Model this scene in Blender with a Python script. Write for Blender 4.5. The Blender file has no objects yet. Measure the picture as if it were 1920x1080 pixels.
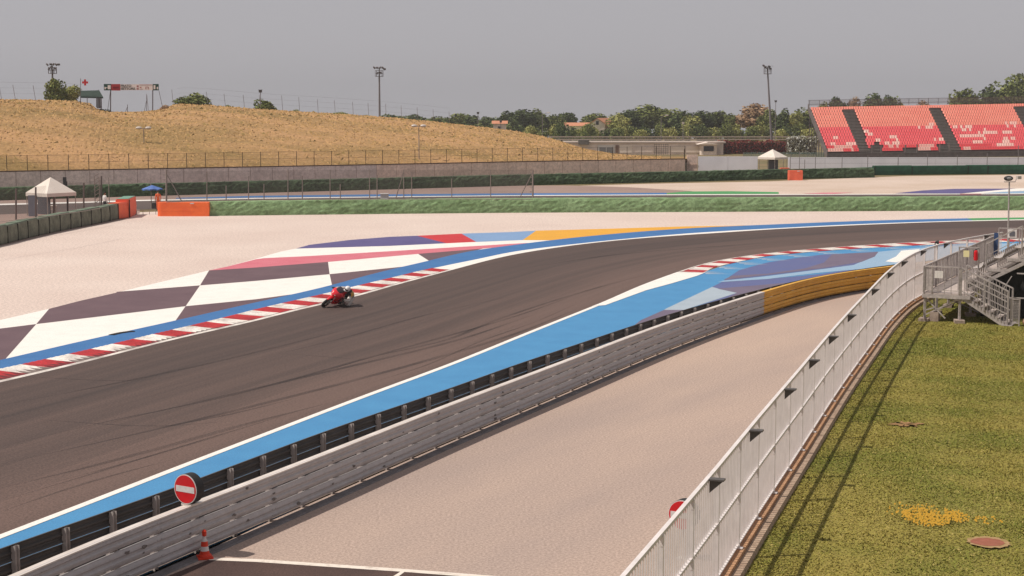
import bpy, math, random
import numpy as np
from mathutils import Vector, Matrix
from mathutils.geometry import tessellate_polygon
R = math.radians
random.seed(7); RNG = np.random.default_rng(7)
sc = bpy.context.scene
COL = sc.collection

# ------------------------------------------------------------------ camera
H = 8.85
FPX = 3000.0
PITCH = math.atan(339 / FPX)
cam_d = bpy.data.cameras.new('camera'); cam = bpy.data.objects.new('camera', cam_d); COL.objects.link(cam)
cam_d.sensor_width = 36; cam_d.lens = 36 * FPX / 1920; cam_d.clip_start = 0.5; cam_d.clip_end = 6000
cam.location = (0, 0, H); cam.rotation_euler = (math.pi / 2 - PITCH, 0, 0)
sc.camera = cam

# ------------------------------------------------------------------ world, sun, exposure
SUN_EL = R(57); SUN_DIR = Vector((-0.97, -0.22, 0)).normalized()      # horizontal direction towards the sun
w = bpy.data.worlds.new('World'); sc.world = w; w.use_nodes = True
nt = w.node_tree; nt.nodes.clear()
out = nt.nodes.new('ShaderNodeOutputWorld'); bg = nt.nodes.new('ShaderNodeBackground')
sky = nt.nodes.new('ShaderNodeTexSky'); sky.sky_type = 'NISHITA'; sky.sun_disc = False
sky.sun_elevation = SUN_EL; sky.sun_rotation = math.atan2(SUN_DIR.x, SUN_DIR.y)
sky.air_density = 1.0; sky.dust_density = 1.2; sky.ozone_density = 1.0
hs = nt.nodes.new('ShaderNodeHueSaturation'); hs.inputs['Saturation'].default_value = 0.10
gm = nt.nodes.new('ShaderNodeGamma'); gm.inputs['Gamma'].default_value = 0.30
mx = nt.nodes.new('ShaderNodeMix'); mx.data_type = 'RGBA'; mx.blend_type = 'MULTIPLY'; mx.inputs['Factor'].default_value = 1
mx.inputs[7].default_value = (1.80, 1.75, 1.84, 1)
tc = nt.nodes.new('ShaderNodeTexCoord'); vm = nt.nodes.new('ShaderNodeVectorMath'); vm.operation = 'MAXIMUM'; vm.inputs[1].default_value = (-1, -1, .015)
nt.links.new(tc.outputs['Generated'], vm.inputs[0]); nt.links.new(vm.outputs[0], sky.inputs['Vector'])     # the ground falls away towards the sea: keep the horizon sky there
nt.links.new(sky.outputs[0], hs.inputs['Color']); nt.links.new(hs.outputs[0], gm.inputs['Color'])
nt.links.new(gm.outputs[0], mx.inputs[6]); nt.links.new(mx.outputs[2], bg.inputs['Color'])
bg.inputs['Strength'].default_value = 0.15
nt.links.new(bg.outputs[0], out.inputs[0])
sl = bpy.data.lights.new('sun', 'SUN'); sl.energy = 3.9; sl.angle = R(0.55); sl.color = (1.0, 0.93, 0.84)
so = bpy.data.objects.new('sun', sl); COL.objects.link(so)
sv = Vector((SUN_DIR.x * math.cos(SUN_EL), SUN_DIR.y * math.cos(SUN_EL), math.sin(SUN_EL)))
so.rotation_euler = sv.to_track_quat('Z', 'Y').to_euler(); so.location = (0, 0, 60)
sc.view_settings.view_transform = 'Standard'; sc.view_settings.look = 'None'
sc.view_settings.exposure = 0.0; sc.view_settings.gamma = 1.0
sc.cycles.max_bounces = 6; sc.cycles.transparent_max_bounces = 16

# ------------------------------------------------------------------ survey helpers: a bearing read off the photo -> a place on the ground
def ray(x, y):
    cp, sp = math.cos(PITCH), math.sin(PITCH)
    return Vector((x - 960, FPX * cp + (540 - y) * sp, -FPX * sp + (540 - y) * cp))
def P(x, y, z=0.0):
    r = ray(x, y); k = (z - H) / r.z
    return Vector((r.x * k, r.y * k, z))
def PD(x, y, d):
    r = ray(x, y); k = d / r.y
    return Vector((r.x * k, d, H + r.z * k))
def PX(p):
    cp, sp = math.cos(PITCH), math.sin(PITCH)
    v = Vector(p) - Vector((0, 0, H)); dep = v.y * cp - v.z * sp; up = v.y * sp + v.z * cp
    return 960 + FPX * v.x / dep, 540 - FPX * up / dep

def catmull(pts, step):
    pts = [Vector(p) for p in pts]
    q = [pts[0] * 2 - pts[1]] + pts + [pts[-1] * 2 - pts[-2]]
    dense = []
    for i in range(1, len(q) - 2):
        for k in range(24):
            t = k / 24
            p0, p1, p2, p3 = q[i - 1:i + 3]
            # centripetal-ish tension through chord scaling
            d1 = (p2 - p1).length; m1 = (p2 - p0) * (d1 / max(1e-6, (p1 - p0).length + d1)); m2 = (p3 - p1) * (d1 / max(1e-6, (p3 - p2).length + d1))
            a = 2 * t**3 - 3 * t**2 + 1; b = t**3 - 2 * t**2 + t; c = -2 * t**3 + 3 * t**2; d = t**3 - t**2
            dense.append(p1 * a + m1 * b + p2 * c + m2 * d)
    dense.append(pts[-1].copy())
    L = [0.0]
    for a, b in zip(dense, dense[1:]): L.append(L[-1] + (b - a).length)
    n = max(2, int(round(L[-1] / step))); out_ = []; j = 0
    for i in range(n + 1):
        t = L[-1] * i / n
        while j < len(L) - 2 and L[j + 1] < t: j += 1
        seg = L[j + 1] - L[j]; f_ = 0 if seg == 0 else (t - L[j]) / seg
        out_.append(dense[j].lerp(dense[j + 1], min(1, max(0, f_))))
    return out_
def smooth(path, n=6, k=1):
    p = [v.copy() for v in path]
    for _ in range(n):
        p = [p[0]] + [(p[i - 1] + p[i] * 2 + p[i + 1]) * 0.25 for i in range(1, len(p) - 1)] + [p[-1]]
    return p
def path_px(px, z=0.0, step=1.0, sm=0):
    pa = catmull([P(x, y, z) for x, y in px], step)
    return smooth(pa, sm) if sm else pa

# ------------------------------------------------------------------ materials
def lin(c):
    c /= 255.0
    return c / 12.92 if c <= 0.04045 else ((c + 0.055) / 1.055) ** 2.4
def S(r, g, b, k=0.72):
    return (min(.9, lin(r) * k), min(.9, lin(g) * k), min(.9, lin(b) * k), 1)
MATS = {}
def mat(name, col, rough=0.8, col2=None, scale=4.0, detail=4.0, lo=0.35, hi=0.65, bump=0.0, bscale=None, metal=0.0, speck=0.0, sscale=30.0, stretch=None, spec=0.3):
    """base colour mottled towards col2 by a noise in world metres, with an optional finer speckle"""
    if name in MATS: return MATS[name]
    m = bpy.data.materials.new(name); m.use_nodes = True; n = m.node_tree.nodes; l = m.node_tree.links
    b = n['Principled BSDF']; b.inputs['Roughness'].default_value = rough; b.inputs['Metallic'].default_value = metal
    b.inputs['Specular IOR Level'].default_value = spec
    b.inputs['Base Color'].default_value = col
    geo = n.new('ShaderNodeNewGeometry'); vec = geo.outputs['Position']
    if stretch:
        mp = n.new('ShaderNodeMapping'); mp.vector_type = 'TEXTURE'; mp.inputs['Rotation'].default_value = (0, 0, stretch[0]); mp.inputs['Scale'].default_value = (stretch[1], stretch[2], 1)
        l.new(vec, mp.inputs['Vector']); vec = mp.outputs['Vector']
    cur = None
    if col2:
        nz = n.new('ShaderNodeTexNoise'); nz.inputs['Scale'].default_value = scale; nz.inputs['Detail'].default_value = detail; nz.inputs['Roughness'].default_value = 0.6
        l.new(vec, nz.inputs['Vector'])
        cr = n.new('ShaderNodeValToRGB'); cr.color_ramp.elements[0].position = lo; cr.color_ramp.elements[1].position = hi
        cr.color_ramp.elements[0].color = col; cr.color_ramp.elements[1].color = col2
        l.new(nz.outputs[0], cr.inputs[0]); cur = cr.outputs[0]
    if speck > 0:
        n2 = n.new('ShaderNodeTexNoise'); n2.inputs['Scale'].default_value = sscale; n2.inputs['Detail'].default_value = 2; n2.inputs['Roughness'].default_value = 0.8
        l.new(geo.outputs['Position'], n2.inputs['Vector'])
        mr = n.new('ShaderNodeMapRange'); mr.inputs[1].default_value = 0.36; mr.inputs[2].default_value = 0.64; mr.inputs[3].default_value = 1 - speck * 1.5; mr.inputs[4].default_value = 1 + speck * 1.5
        l.new(n2.outputs[0], mr.inputs[0])
        mm = n.new('ShaderNodeVectorMath'); mm.operation = 'SCALE'
        if cur: l.new(cur, mm.inputs[0])
        else: mm.inputs[0].default_value = col[:3]
        l.new(mr.outputs[0], mm.inputs['Scale']); cur = mm.outputs[0]
    if cur: l.new(cur, b.inputs['Base Color'])
    if bump > 0:
        n3 = n.new('ShaderNodeTexNoise'); n3.inputs['Scale'].default_value = bscale or 20; n3.inputs['Detail'].default_value = 3
        l.new(geo.outputs['Position'], n3.inputs['Vector'])
        bp = n.new('ShaderNodeBump'); bp.inputs['Strength'].default_value = bump; bp.inputs['Distance'].default_value = 0.05
        l.new(n3.outputs[0], bp.inputs['Height']); l.new(bp.outputs[0], b.inputs['Normal'])
    MATS[name] = m; return m
def mesh_mat(name, col, cover):
    """wire mesh too fine to model wire by wire: an even share of it is wire"""
    m = bpy.data.materials.new(name); m.use_nodes = True; n = m.node_tree.nodes; l = m.node_tree.links
    b = n['Principled BSDF']; b.inputs['Base Color'].default_value = col; b.inputs['Roughness'].default_value = .7
    b.inputs['Alpha'].default_value = cover
    MATS[name] = m; return m

TRK = math.atan2(0.92, 0.38)       # the straight's heading
M_ground = mat('dry_soil', S(150, 128, 92), col2=S(122, 112, 72), scale=.08, speck=.15, sscale=3)
M_gravel = mat('pale_gravel', S(242, 222, 210), 0.95, S(232, 210, 198), scale=.09, detail=8, speck=.13, sscale=7, bump=.3, bscale=9)
M_gravel_far = mat('far_pale_gravel', S(234, 212, 196), 0.95, S(220, 196, 176), scale=.1, detail=4, speck=.06, sscale=5)
M_road = mat('pinkish_service_asphalt', S(208, 182, 165), 0.9, S(186, 165, 154), scale=.16, detail=8, speck=.15, sscale=17, stretch=(R(62), 4, 1))
M_darkasph = mat('dark_brown_asphalt', S(98, 76, 70), 0.9, S(84, 66, 62), scale=.8, speck=.2, sscale=30)
M_asph2 = mat('far_asphalt', S(96, 84, 80), 0.9, S(110, 96, 90), scale=.1, speck=.1, sscale=4)
M_asph_run = mat('pinkish_runoff_asphalt', S(168, 142, 132), 0.9, S(178, 152, 140), scale=.1, speck=.08, sscale=4)
PS = dict(speck=.07, sscale=22, rough=.75)
M_white = mat('white_paint', (.80, .76, .71, 1), col2=(.72, .68, .63, 1), scale=1.2, lo=.45, hi=.8, **PS)
M_blue = mat('bright_blue_paint', S(82, 152, 205), col2=S(88, 160, 212), scale=.8, **PS)
M_blue2 = mat('deep_blue_paint', S(66, 122, 184), col2=S(74, 130, 190), scale=.6, **PS)
M_plum = mat('dark_plum_paint', S(112, 88, 95), col2=S(122, 97, 103), scale=.5, **PS)
M_pink = mat('pink_paint', S(228, 122, 138), col2=S(234, 135, 148), scale=.6, **PS)
M_red = mat('red_paint', S(226, 62, 68), col2=S(212, 56, 62), scale=.9, **PS)
M_indigo = mat('indigo_paint', S(100, 92, 144), col2=S(108, 100, 152), scale=.5, **PS)
M_indigo2 = mat('grey_indigo_paint', S(104, 114, 164), col2=S(110, 116, 162), scale=.5, **PS)
M_lblue = mat('pale_blue_paint', S(138, 172, 216), col2=S(144, 178, 220), scale=.5, **PS)
M_lblue2 = mat('pale_grey_blue_paint', S(160, 192, 220), col2=S(166, 196, 222), scale=.5, **PS)
M_mauve = mat('mauve_grey_paint', S(122, 110, 132), col2=S(130, 118, 138), scale=.5, **PS)
M_lgrey = mat('light_grey_paint', S(190, 204, 216), col2=S(182, 196, 208), scale=.5, **PS)
M_yellow = mat('yellow_paint', S(252, 186, 62), col2=S(246, 180, 66), scale=.6, **PS)
M_green = mat('green_paint', S(82, 164, 98), col2=S(90, 170, 104), scale=.6, **PS)
M_kred = mat('kerb_red', S(206, 52, 58), 0.7, S(150, 48, 52), scale=1.3, lo=.4, hi=.8, speck=.1, sscale=12)
M_kwhite = mat('kerb_white', (.78, .72, .66, 1), 0.7, (.40, .35, .32, 1), scale=.9, lo=.40, hi=.70, speck=.1, sscale=12)
M_lawn = mat('lawn_ground', S(160, 144, 72), 0.95, S(130, 126, 56), scale=.22, detail=6, speck=.2, sscale=12)
M_conc = mat('pale_concrete', S(196, 176, 162), 0.9, S(170, 150, 138), scale=2.5, speck=.12, sscale=20)
M_strip = mat('grey_concrete_strip', S(140, 136, 138), 0.9, S(120, 114, 114), scale=2.0, speck=.1, sscale=20)

# asphalt of the race track: uv = (across 0..1, along in metres)
def track_mat():
    m = bpy.data.materials.new('race_track_asphalt'); m.use_nodes = True; n = m.node_tree.nodes; l = m.node_tree.links
    b = n['Principled BSDF']; b.inputs['Roughness'].default_value = .82; b.inputs['Specular IOR Level'].default_value = .25
    uv = n.new('ShaderNodeUVMap'); uv.uv_map = 'UVMap'
    mp = n.new('ShaderNodeMapping'); mp.inputs['Scale'].default_value = (20, .018, 1); l.new(uv.outputs[0], mp.inputs[0])
    n1 = n.new('ShaderNodeTexNoise'); n1.inputs['Scale'].default_value = 1.0; n1.inputs['Detail'].default_value = 5; n1.inputs['Roughness'].default_value = .62
    l.new(mp.outputs[0], n1.inputs['Vector'])
    sep = n.new('ShaderNodeSeparateXYZ'); l.new(uv.outputs[0], sep.inputs[0])
    # worn-in rubber: broad darker lane towards the outer kerb
    cr = n.new('ShaderNodeValToRGB'); e = cr.color_ramp.elements
    e[0].position = 0; e[0].color = (.55,) * 3 + (1,); e[1].position = 1; e[1].color = (1,) * 3 + (1,)
    for p_, v_ in ((.10, .42), (.3, .32), (.5, .55), (.66, .50), (.82, .88)):
        k = e.new(p_); k.color = (v_, v_, v_, 1)
    # wobble the lanes
    n4 = n.new('ShaderNodeTexNoise'); n4.inputs['Scale'].default_value = .035; n4.inputs['Detail'].default_value = 2
    geo = n.new('ShaderNodeNewGeometry'); l.new(geo.outputs['Position'], n4.inputs['Vector'])
    ad = n.new('ShaderNodeMath'); ad.operation = 'MULTIPLY_ADD'; ad.inputs[1].default_value = .35
    l.new(n4.outputs[0], ad.inputs[0]); l.new(sep.outputs[0], ad.inputs[2])
    sb = n.new('ShaderNodeMath'); sb.operation = 'SUBTRACT'; sb.inputs[1].default_value = .17; l.new(ad.outputs[0], sb.inputs[0]); l.new(sb.outputs[0], cr.inputs[0])
    st = n.new('ShaderNodeMapRange'); st.inputs[1].default_value = .32; st.inputs[2].default_value = .68; st.inputs[3].default_value = -.22; st.inputs[4].default_value = .22
    l.new(n1.outputs[0], st.inputs[0])
    su = n.new('ShaderNodeMath'); su.operation = 'ADD'; l.new(cr.outputs[0], su.inputs[0]); l.new(st.outputs[0], su.inputs[1]); su.use_clamp = True
    mix = n.new('ShaderNodeMix'); mix.data_type = 'RGBA'
    mix.inputs[6].default_value = S(71, 62, 60); mix.inputs[7].default_value = S(121, 99, 91)
    l.new(su.outputs[0], mix.inputs['Factor'])
    n2 = n.new('ShaderNodeTexNoise'); n2.inputs['Scale'].default_value = 16; n2.inputs['Detail'].default_value = 2; n2.inputs['Roughness'].default_value = .8
    l.new(geo.outputs['Position'], n2.inputs['Vector'])
    mr = n.new('ShaderNodeMapRange'); mr.inputs[1].default_value = .36; mr.inputs[2].default_value = .64; mr.inputs[3].default_value = .72; mr.inputs[4].default_value = 1.28
    l.new(n2.outputs[0], mr.inputs[0])
    mm = n.new('ShaderNodeVectorMath'); mm.operation = 'SCALE'; l.new(mix.outputs[2], mm.inputs[0]); l.new(mr.outputs[0], mm.inputs['Scale'])
    l.new(mm.outputs[0], b.inputs['Base Color'])
    return m
M_track = track_mat()

# ------------------------------------------------------------------ object helpers
ORG = {}
def tag(o, label=None, cat=None, group=None, kind=None):
    if label: o['label'] = label
    if cat: o['category'] = cat
    if group: o['group'] = group
    if kind: o['kind'] = kind
    return o
def thing(name, label, cat, loc=(0, 0, 0), rz=0.0, group=None):
    o = bpy.data.objects.new(name, None); COL.objects.link(o); o.location = loc; o.rotation_euler = (0, 0, rz); o.empty_display_size = .3
    ORG[o.name] = Vector(loc); return tag(o, label, cat, group)
def copy_tree(o, parent=None):
    c = o.copy(); COL.objects.link(c)
    if parent is not None: c.parent = parent
    for ch in o.children: copy_tree(ch, c)
    return c
ROOTS = {}
def org_of(o):
    while o.parent is not None: o = o.parent
    return Vector(o.location)
class MB:
    def __init__(s): s.v = []; s.f = []; s.m = []; s.uv = None
    def add(s, vs, fs, mi=0):
        b = len(s.v); s.v += [tuple(v) for v in vs]; s.f += [tuple(b + i for i in f) for f in fs]; s.m += [mi] * len(fs); return s
    def box(s, c, size, rz=0.0, mi=0, M=None):
        hx, hy, hz = size[0] / 2, size[1] / 2, size[2] / 2
        vs = [Vector((x, y, z)) for x in (-hx, hx) for y in (-hy, hy) for z in (-hz, hz)]
        mt = M if M else Matrix.Rotation(rz, 3, 'Z'); c = Vector(c)
        return s.add([mt @ v + c for v in vs], [(0, 1, 3, 2), (4, 6, 7, 5), (0, 4, 5, 1), (2, 3, 7, 6), (0, 2, 6, 4), (1, 5, 7, 3)], mi)
    def bar(s, a, b, w=.05, h=None, mi=0, up=(0, 0, 1)):
        a = Vector(a); b = Vector(b); h = h or w; d = (b - a)
        if d.length < 1e-6: return s
        d.normalize(); u = Vector(up)
        if abs(d.dot(u)) > .99: u = Vector((1, 0, 0)) if abs(d.x) < .9 else Vector((0, 1, 0))
        sx = d.cross(u).normalized(); sz = sx.cross(d).normalized()
        vs = [p + sx * (i * w / 2) + sz * (j * h / 2) for p in (a, b) for i, j in ((-1, -1), (1, -1), (1, 1), (-1, 1))]
        return s.add(vs, [(0, 3, 2, 1), (4, 5, 6, 7), (0, 1, 5, 4), (1, 2, 6, 5), (2, 3, 7, 6), (3, 0, 4, 7)], mi)
    def cyl(s, a, b, r1, r2=None, n=10, mi=0, caps=True):
        a = Vector(a); b = Vector(b); r2 = r1 if r2 is None else r2; d = (b - a).normalized()
        u = Vector((0, 0, 1)) if abs(d.z) < .9 else Vector((1, 0, 0))
        x = d.cross(u).normalized(); y = d.cross(x).normalized()
        vs = []
        for p, r in ((a, r1), (b, r2)):
            for i in range(n):
                t = 2 * math.pi * i / n; vs.append(p + x * (math.cos(t) * r) + y * (math.sin(t) * r))
        fs = [(i, i + n, (i + 1) % n + n, (i + 1) % n) for i in range(n)]
        if caps: fs += [tuple(range(n)), tuple(range(2 * n - 1, n - 1, -1))]
        return s.add(vs, fs, mi)
    def lathe(s, c, prof, n=16, mi=0, axis=None):
        """prof: list of (r, z)"""
        c = Vector(c); vs = []; k = len(prof); Mx = axis or Matrix.Identity(3)
        for r, z in prof:
            for i in range(n):
                t = 2 * math.pi * i / n; vs.append(c + Mx @ Vector((math.cos(t) * r, math.sin(t) * r, z)))
        fs = [(j * n + i, j * n + (i + 1) % n, (j + 1) * n + (i + 1) % n, (j + 1) * n + i) for j in range(k - 1) for i in range(n)]
        fs += [tuple(range(n - 1, -1, -1)), tuple(range((k - 1) * n, k * n))]
        return s.add(vs, fs, mi)
    def torus(s, c, R1, r, Mx=None, n=22, m=8, mi=0, sq=1.0):
        c = Vector(c); Mx = Mx or Matrix.Identity(3); vs = []
        for i in range(n):
            t = 2 * math.pi * i / n
            for j in range(m):
                p = 2 * math.pi * j / m
                vs.append(c + Mx @ Vector(((R1 + r * math.cos(p)) * math.cos(t), r * sq * math.sin(p), (R1 + r * math.cos(p)) * math.sin(t))))
        return s.add(vs, [(i * m + j, i * m + (j + 1) % m, ((i + 1) % n) * m + (j + 1) % m, ((i + 1) % n) * m + j) for i in range(n) for j in range(m)], mi)
    def prism(s, poly, ax, d, mi=0):
        """poly: list of 3D points (planar), pushed along vector ax*d"""
        poly = [Vector(p) for p in poly]; off = Vector(ax) * d; n = len(poly)
        tri = tessellate_polygon([poly])
        fs = [tuple(t) for t in tri] + [tuple(i + n for i in reversed(t)) for t in tri] + [(i, (i + 1) % n, (i + 1) % n + n, i + n) for i in range(n)]
        return s.add(poly + [p + off for p in poly], fs, mi)
    def ell(s, c, r, n=10, m=7, mi=0, Mx=None):
        c = Vector(c); Mx = Mx or Matrix.Identity(3); vs = [c + Mx @ Vector((0, 0, r[2]))]
        for j in range(1, m):
            p = math.pi * j / m
            for i in range(n):
                t = 2 * math.pi * i / n; vs.append(c + Mx @ Vector((r[0] * math.sin(p) * math.cos(t), r[1] * math.sin(p) * math.sin(t), r[2] * math.cos(p))))
        vs.append(c + Mx @ Vector((0, 0, -r[2]))); L = len(vs) - 1
        fs = [(0, 1 + i, 1 + (i + 1) % n) for i in range(n)] + [(1 + j * n + i, 1 + (j + 1) * n + i, 1 + (j + 1) * n + (i + 1) % n, 1 + j * n + (i + 1) % n) for j in range(m - 2) for i in range(n)]
        fs += [(L, 1 + (m - 2) * n + (i + 1) % n, 1 + (m - 2) * n + i) for i in range(n)]
        return s.add(vs, fs, mi)
    def build(s, name, mats, parent=None, local=False, smooth_=False, bev=0.0, **tg):
        if not isinstance(mats, (list, tuple)): mats = [mats]
        off = Vector((0, 0, 0)) if (local or parent is None) else org_of(parent)
        me = bpy.data.meshes.new(name); me.from_pydata([tuple(Vector(v) - off) for v in s.v], [], s.f)
        for m in mats: me.materials.append(m)
        if len(mats) > 1: me.polygons.foreach_set('material_index', s.m)
        if smooth_: me.polygons.foreach_set('use_smooth', [True] * len(me.polygons))
        me.update()
        o = bpy.data.objects.new(name, me); COL.objects.link(o)
        if parent is not None: o.parent = parent
        if bev > 0:
            bm_ = o.modifiers.new('bevel', 'BEVEL'); bm_.width = bev; bm_.segments = 2; bm_.limit_method = 'ANGLE'
        return tag(o, tg.get('label'), tg.get('cat'), tg.get('group'), tg.get('kind'))
def np_mesh(name, V, F, mats, midx=None, parent=None, **tg):
    me = bpy.data.meshes.new(name); V = np.asarray(V, dtype=np.float32); F = np.asarray(F, dtype=np.int32); k = F.shape[1]
    me.vertices.add(len(V)); me.vertices.foreach_set('co', V.ravel())
    me.loops.add(F.size); me.loops.foreach_set('vertex_index', F.ravel())
    me.polygons.add(len(F)); me.polygons.foreach_set('loop_start', np.arange(0, F.size, k, dtype=np.int32))
    for m in mats: me.materials.append(m)
    if midx is not None: me.polygons.foreach_set('material_index', np.asarray(midx, dtype=np.int32))
    me.update(calc_edges=True); me.validate()
    o = bpy.data.objects.new(name, me); COL.objects.link(o)
    if parent is not None: o.parent = parent
    return tag(o, tg.get('label'), tg.get('cat'), tg.get('group'), tg.get('kind'))
def polypx(mb, px, z, mi=0, sub=True):
    pts = [P(x, y, z) for x, y in px]
    if (sum(a.x * b.y - b.x * a.y for a, b in zip(pts, pts[1:] + pts[:1]))) < 0: pts.reverse()
    tri = tessellate_polygon([pts])
    fs = []
    for t in tri:
        a, b, c = (pts[i] for i in t)
        fs.append(t if (b - a).cross(c - a).z > 0 else (t[0], t[2], t[1]))
    mb.add(pts, fs, mi)
def sheet(name, px, z, m):
    mb = MB(); polypx(mb, px, z); return mb.build(name, m, kind='structure')
def ribbon(mb, A, B, mi=0):
    n = min(len(A), len(B))
    vs = []; fs = []
    for i in range(n): vs += [A[i], B[i]]
    for i in range(n - 1): fs.append((2 * i, 2 * i + 1, 2 * i + 3, 2 * i + 2))
    mb.add(vs, fs, mi)
def resample(path, n):
    L = [0.0]
    for a, b in zip(path, path[1:]): L.append(L[-1] + (b - a).length)
    o = []; j = 0
    for i in range(n):
        t = L[-1] * i / (n - 1)
        while j < len(L) - 2 and L[j + 1] < t: j += 1
        o.append(path[j].lerp(path[j + 1], min(1, (t - L[j]) / max(1e-9, L[j + 1] - L[j]))))
    return o
def setz(path, z): return [Vector((p.x, p.y, z)) for p in path]
def normals(path):
    """unit horizontal normals, pointing right of travel"""
    out_ = []
    for i in range(len(path)):
        a = path[max(0, i - 1)]; b = path[min(len(path) - 1, i + 1)]; d = (b - a); d.z = 0; d.normalize(); out_.append(Vector((d.y, -d.x, 0)))
    return out_
def sweep(mb, path, prof, mi=0, closed=False, nrm=None):
    """prof: (offset to the right, height) pairs swept along path"""
    N = nrm or normals(path); k = len(prof); vs = []; fs = []
    for p, n in zip(path, N):
        for a, h in prof: vs.append(p + n * a + Vector((0, 0, h)))
    for i in range(len(path) - 1):
        for j in range(k if closed else k - 1):
            j2 = (j + 1) % k; fs.append((i * k + j, i * k + j2, (i + 1) * k + j2, (i + 1) * k + j))
    if closed: fs += [tuple(range(k - 1, -1, -1)), tuple(range((len(path) - 1) * k, len(path) * k))]
    mb.add(vs, fs, mi)

M_galvdark_ = mat('dark_footing', (.07, .065, .06, 1), .8)
# ================================================================== GROUND
mb = MB(); gy = [(-300, -.004), (455, -.004), (520, -1.2), (900, -16), (4500, -160)]
mb.add([(x_, y_, z_) for y_, z_ in gy for x_ in (-2500, 2500)], [(2 * i, 2 * i + 1, 2 * i + 3, 2 * i + 2) for i in range(4)])
mb.build('ground', M_ground, kind='structure')

E1px = [(-500, 832), (-250, 776), (0, 717), (100, 695), (200, 669), (350, 631), (475, 604), (555, 582), (655, 560), (730, 538), (842, 508), (955, 479), (1060, 462), (1160, 450.5), (1260, 442.5), (1360, 436), (1440, 430.5), (1590, 423), (1740, 417), (1815, 415), (1915, 413), (2150, 409), (2400, 406)]
BLpx = [(-500, 802), (-250, 749), (0, 692), (112, 669), (250, 636), (375, 607), (480, 580), (582, 557), (705, 528), (790, 508), (855, 494), (905, 484.5), (960, 472), (1085, 457), (1185, 446.8), (1310, 436.3), (1440, 429), (1590, 421.3), (1740, 415.8), (1815, 413.8), (1915, 411.6), (2150, 408), (2400, 405)]
BUpx = [(-500, 780), (-250, 730), (0, 676), (100, 652), (225, 624), (327, 602), (480, 567), (550, 552), (622, 535), (705, 512), (805, 489), (880, 471), (960, 460), (1047, 449), (1135, 440), (1235, 431.8), (1310, 427), (1440, 421.5), (1627, 414), (1815, 409.5), (1915, 408), (2150, 404.5), (2400, 402)]
I1px = [(-500, 1200), (-250, 1102), (0, 1002), (125, 957), (212, 922), (350, 868), (475, 821), (505, 809), (705, 733), (842, 683), (960, 635), (1060, 595), (1135, 565), (1200, 536), (1260, 514), (1302, 499.5), (1335, 490.5), (1397, 480), (1440, 474.5), (1540, 465.5), (1665, 457), (1752, 452.5), (1880, 447.5), (2150, 441), (2400, 437)]
E1 = path_px(E1px, 0, 1.0, 8); BL = path_px(BLpx, 0, 1.0, 8); BU = path_px(BUpx, 0, 1.0, 8); I1 = path_px(I1px, 0, 1.0, 8)

# gravel trap
sheet('gravel_trap', [(-700, 620), (-300, 528), (0, 452), (255, 398), (393, 394), (900, 388), (1500, 384), (2400, 380), (2400, 409), (1500, 432), (1000, 480), (600, 600), (-700, 900)], .000, M_gravel)

# race track with uv
NT = 340
A = resample(E1, NT); B = resample(I1, NT)
V = []; F = []; UV = []
K = 7
run = 0.0
for i in range(NT):
    if i: run += ((A[i] + B[i]) * .5 - (A[i - 1] + B[i - 1]) * .5).length
    for j in range(K + 1):
        p = A[i].lerp(B[i], j / K); V.append((p.x, p.y, .004)); UV.append((j / K, run))
for i in range(NT - 1):
    for j in range(K):
        a = i * (K + 1) + j; F.append((a, a + 1, a + K + 2, a + K + 1))
mb = MB(); mb.add(V, F); o = mb.build('race_track', M_track, kind='structure')
ul = o.data.uv_layers.new(name='UVMap')
for lp in o.data.loops: ul.data[lp.index].uv = UV[lp.vertex_index]

# outer painted runoff: white base and its coloured fields
Wp = [(-300, 672), (0, 600), (92, 579), (217, 549), (300, 529), (392, 507), (425, 500), (480, 485), (525, 472), (555, 466), (580, 459), (655, 450), (730, 444), (782, 442), (865, 438), (960, 435), (1005, 432.5), (1135, 429), (1285, 424.5), (1380, 422.5)]
sheet('painted_runoff', Wp + [(1440, 424), (1200, 438), (1000, 458), (800, 498), (560, 558), (300, 614), (0, 684), (-300, 750)], .004, M_white)
mb = MB(); mats = [M_plum, M_pink, M_indigo, M_red, M_lblue, M_yellow]
for px, mi in [
    ([(-300, 655), (0, 616), (68, 607.5), (10, 673), (0, 680), (-300, 748)], 0),
    ([(92, 579), (150, 564), (217, 549), (220, 547), (375, 535), (348, 574), (68, 607.5)], 0),
    ([(348, 574), (480, 561), (550, 551.5), (480, 570), (327, 604)], 0),
    ([(392, 507), (480, 501.5), (615, 491), (618, 514), (480, 526.5), (375, 535)], 0),
    ([(618, 514), (755, 500), (772, 497.5), (705, 514), (623, 537)], 0),
    ([(784, 476), (905, 466), (880, 473), (806, 490)], 0),
    ([(392, 507), (425, 500), (480, 486), (495, 484), (580, 480), (730, 471), (960, 457), (990, 455.5), (960, 461), (905, 466), (784, 476), (615, 491), (480, 501.5)], 1),
    ([(555, 466), (580, 459), (655, 450), (730, 444), (782, 442), (837, 456), (730, 461)], 2),
    ([(782, 442), (865, 438), (893, 453.5), (837, 456)], 3),
    ([(865, 438), (960, 435), (1005, 432.5), (980, 450), (893, 453.5)], 4),
    ([(1005, 432.5), (1135, 429), (1285, 424.5), (1400, 422.5), (1310, 429), (1235, 434), (1135, 442), (1047, 450.5), (980, 450)], 5)]:
    polypx(mb, px, .008, mi)
mb.build('painted_fields', mats, kind='structure')
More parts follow.
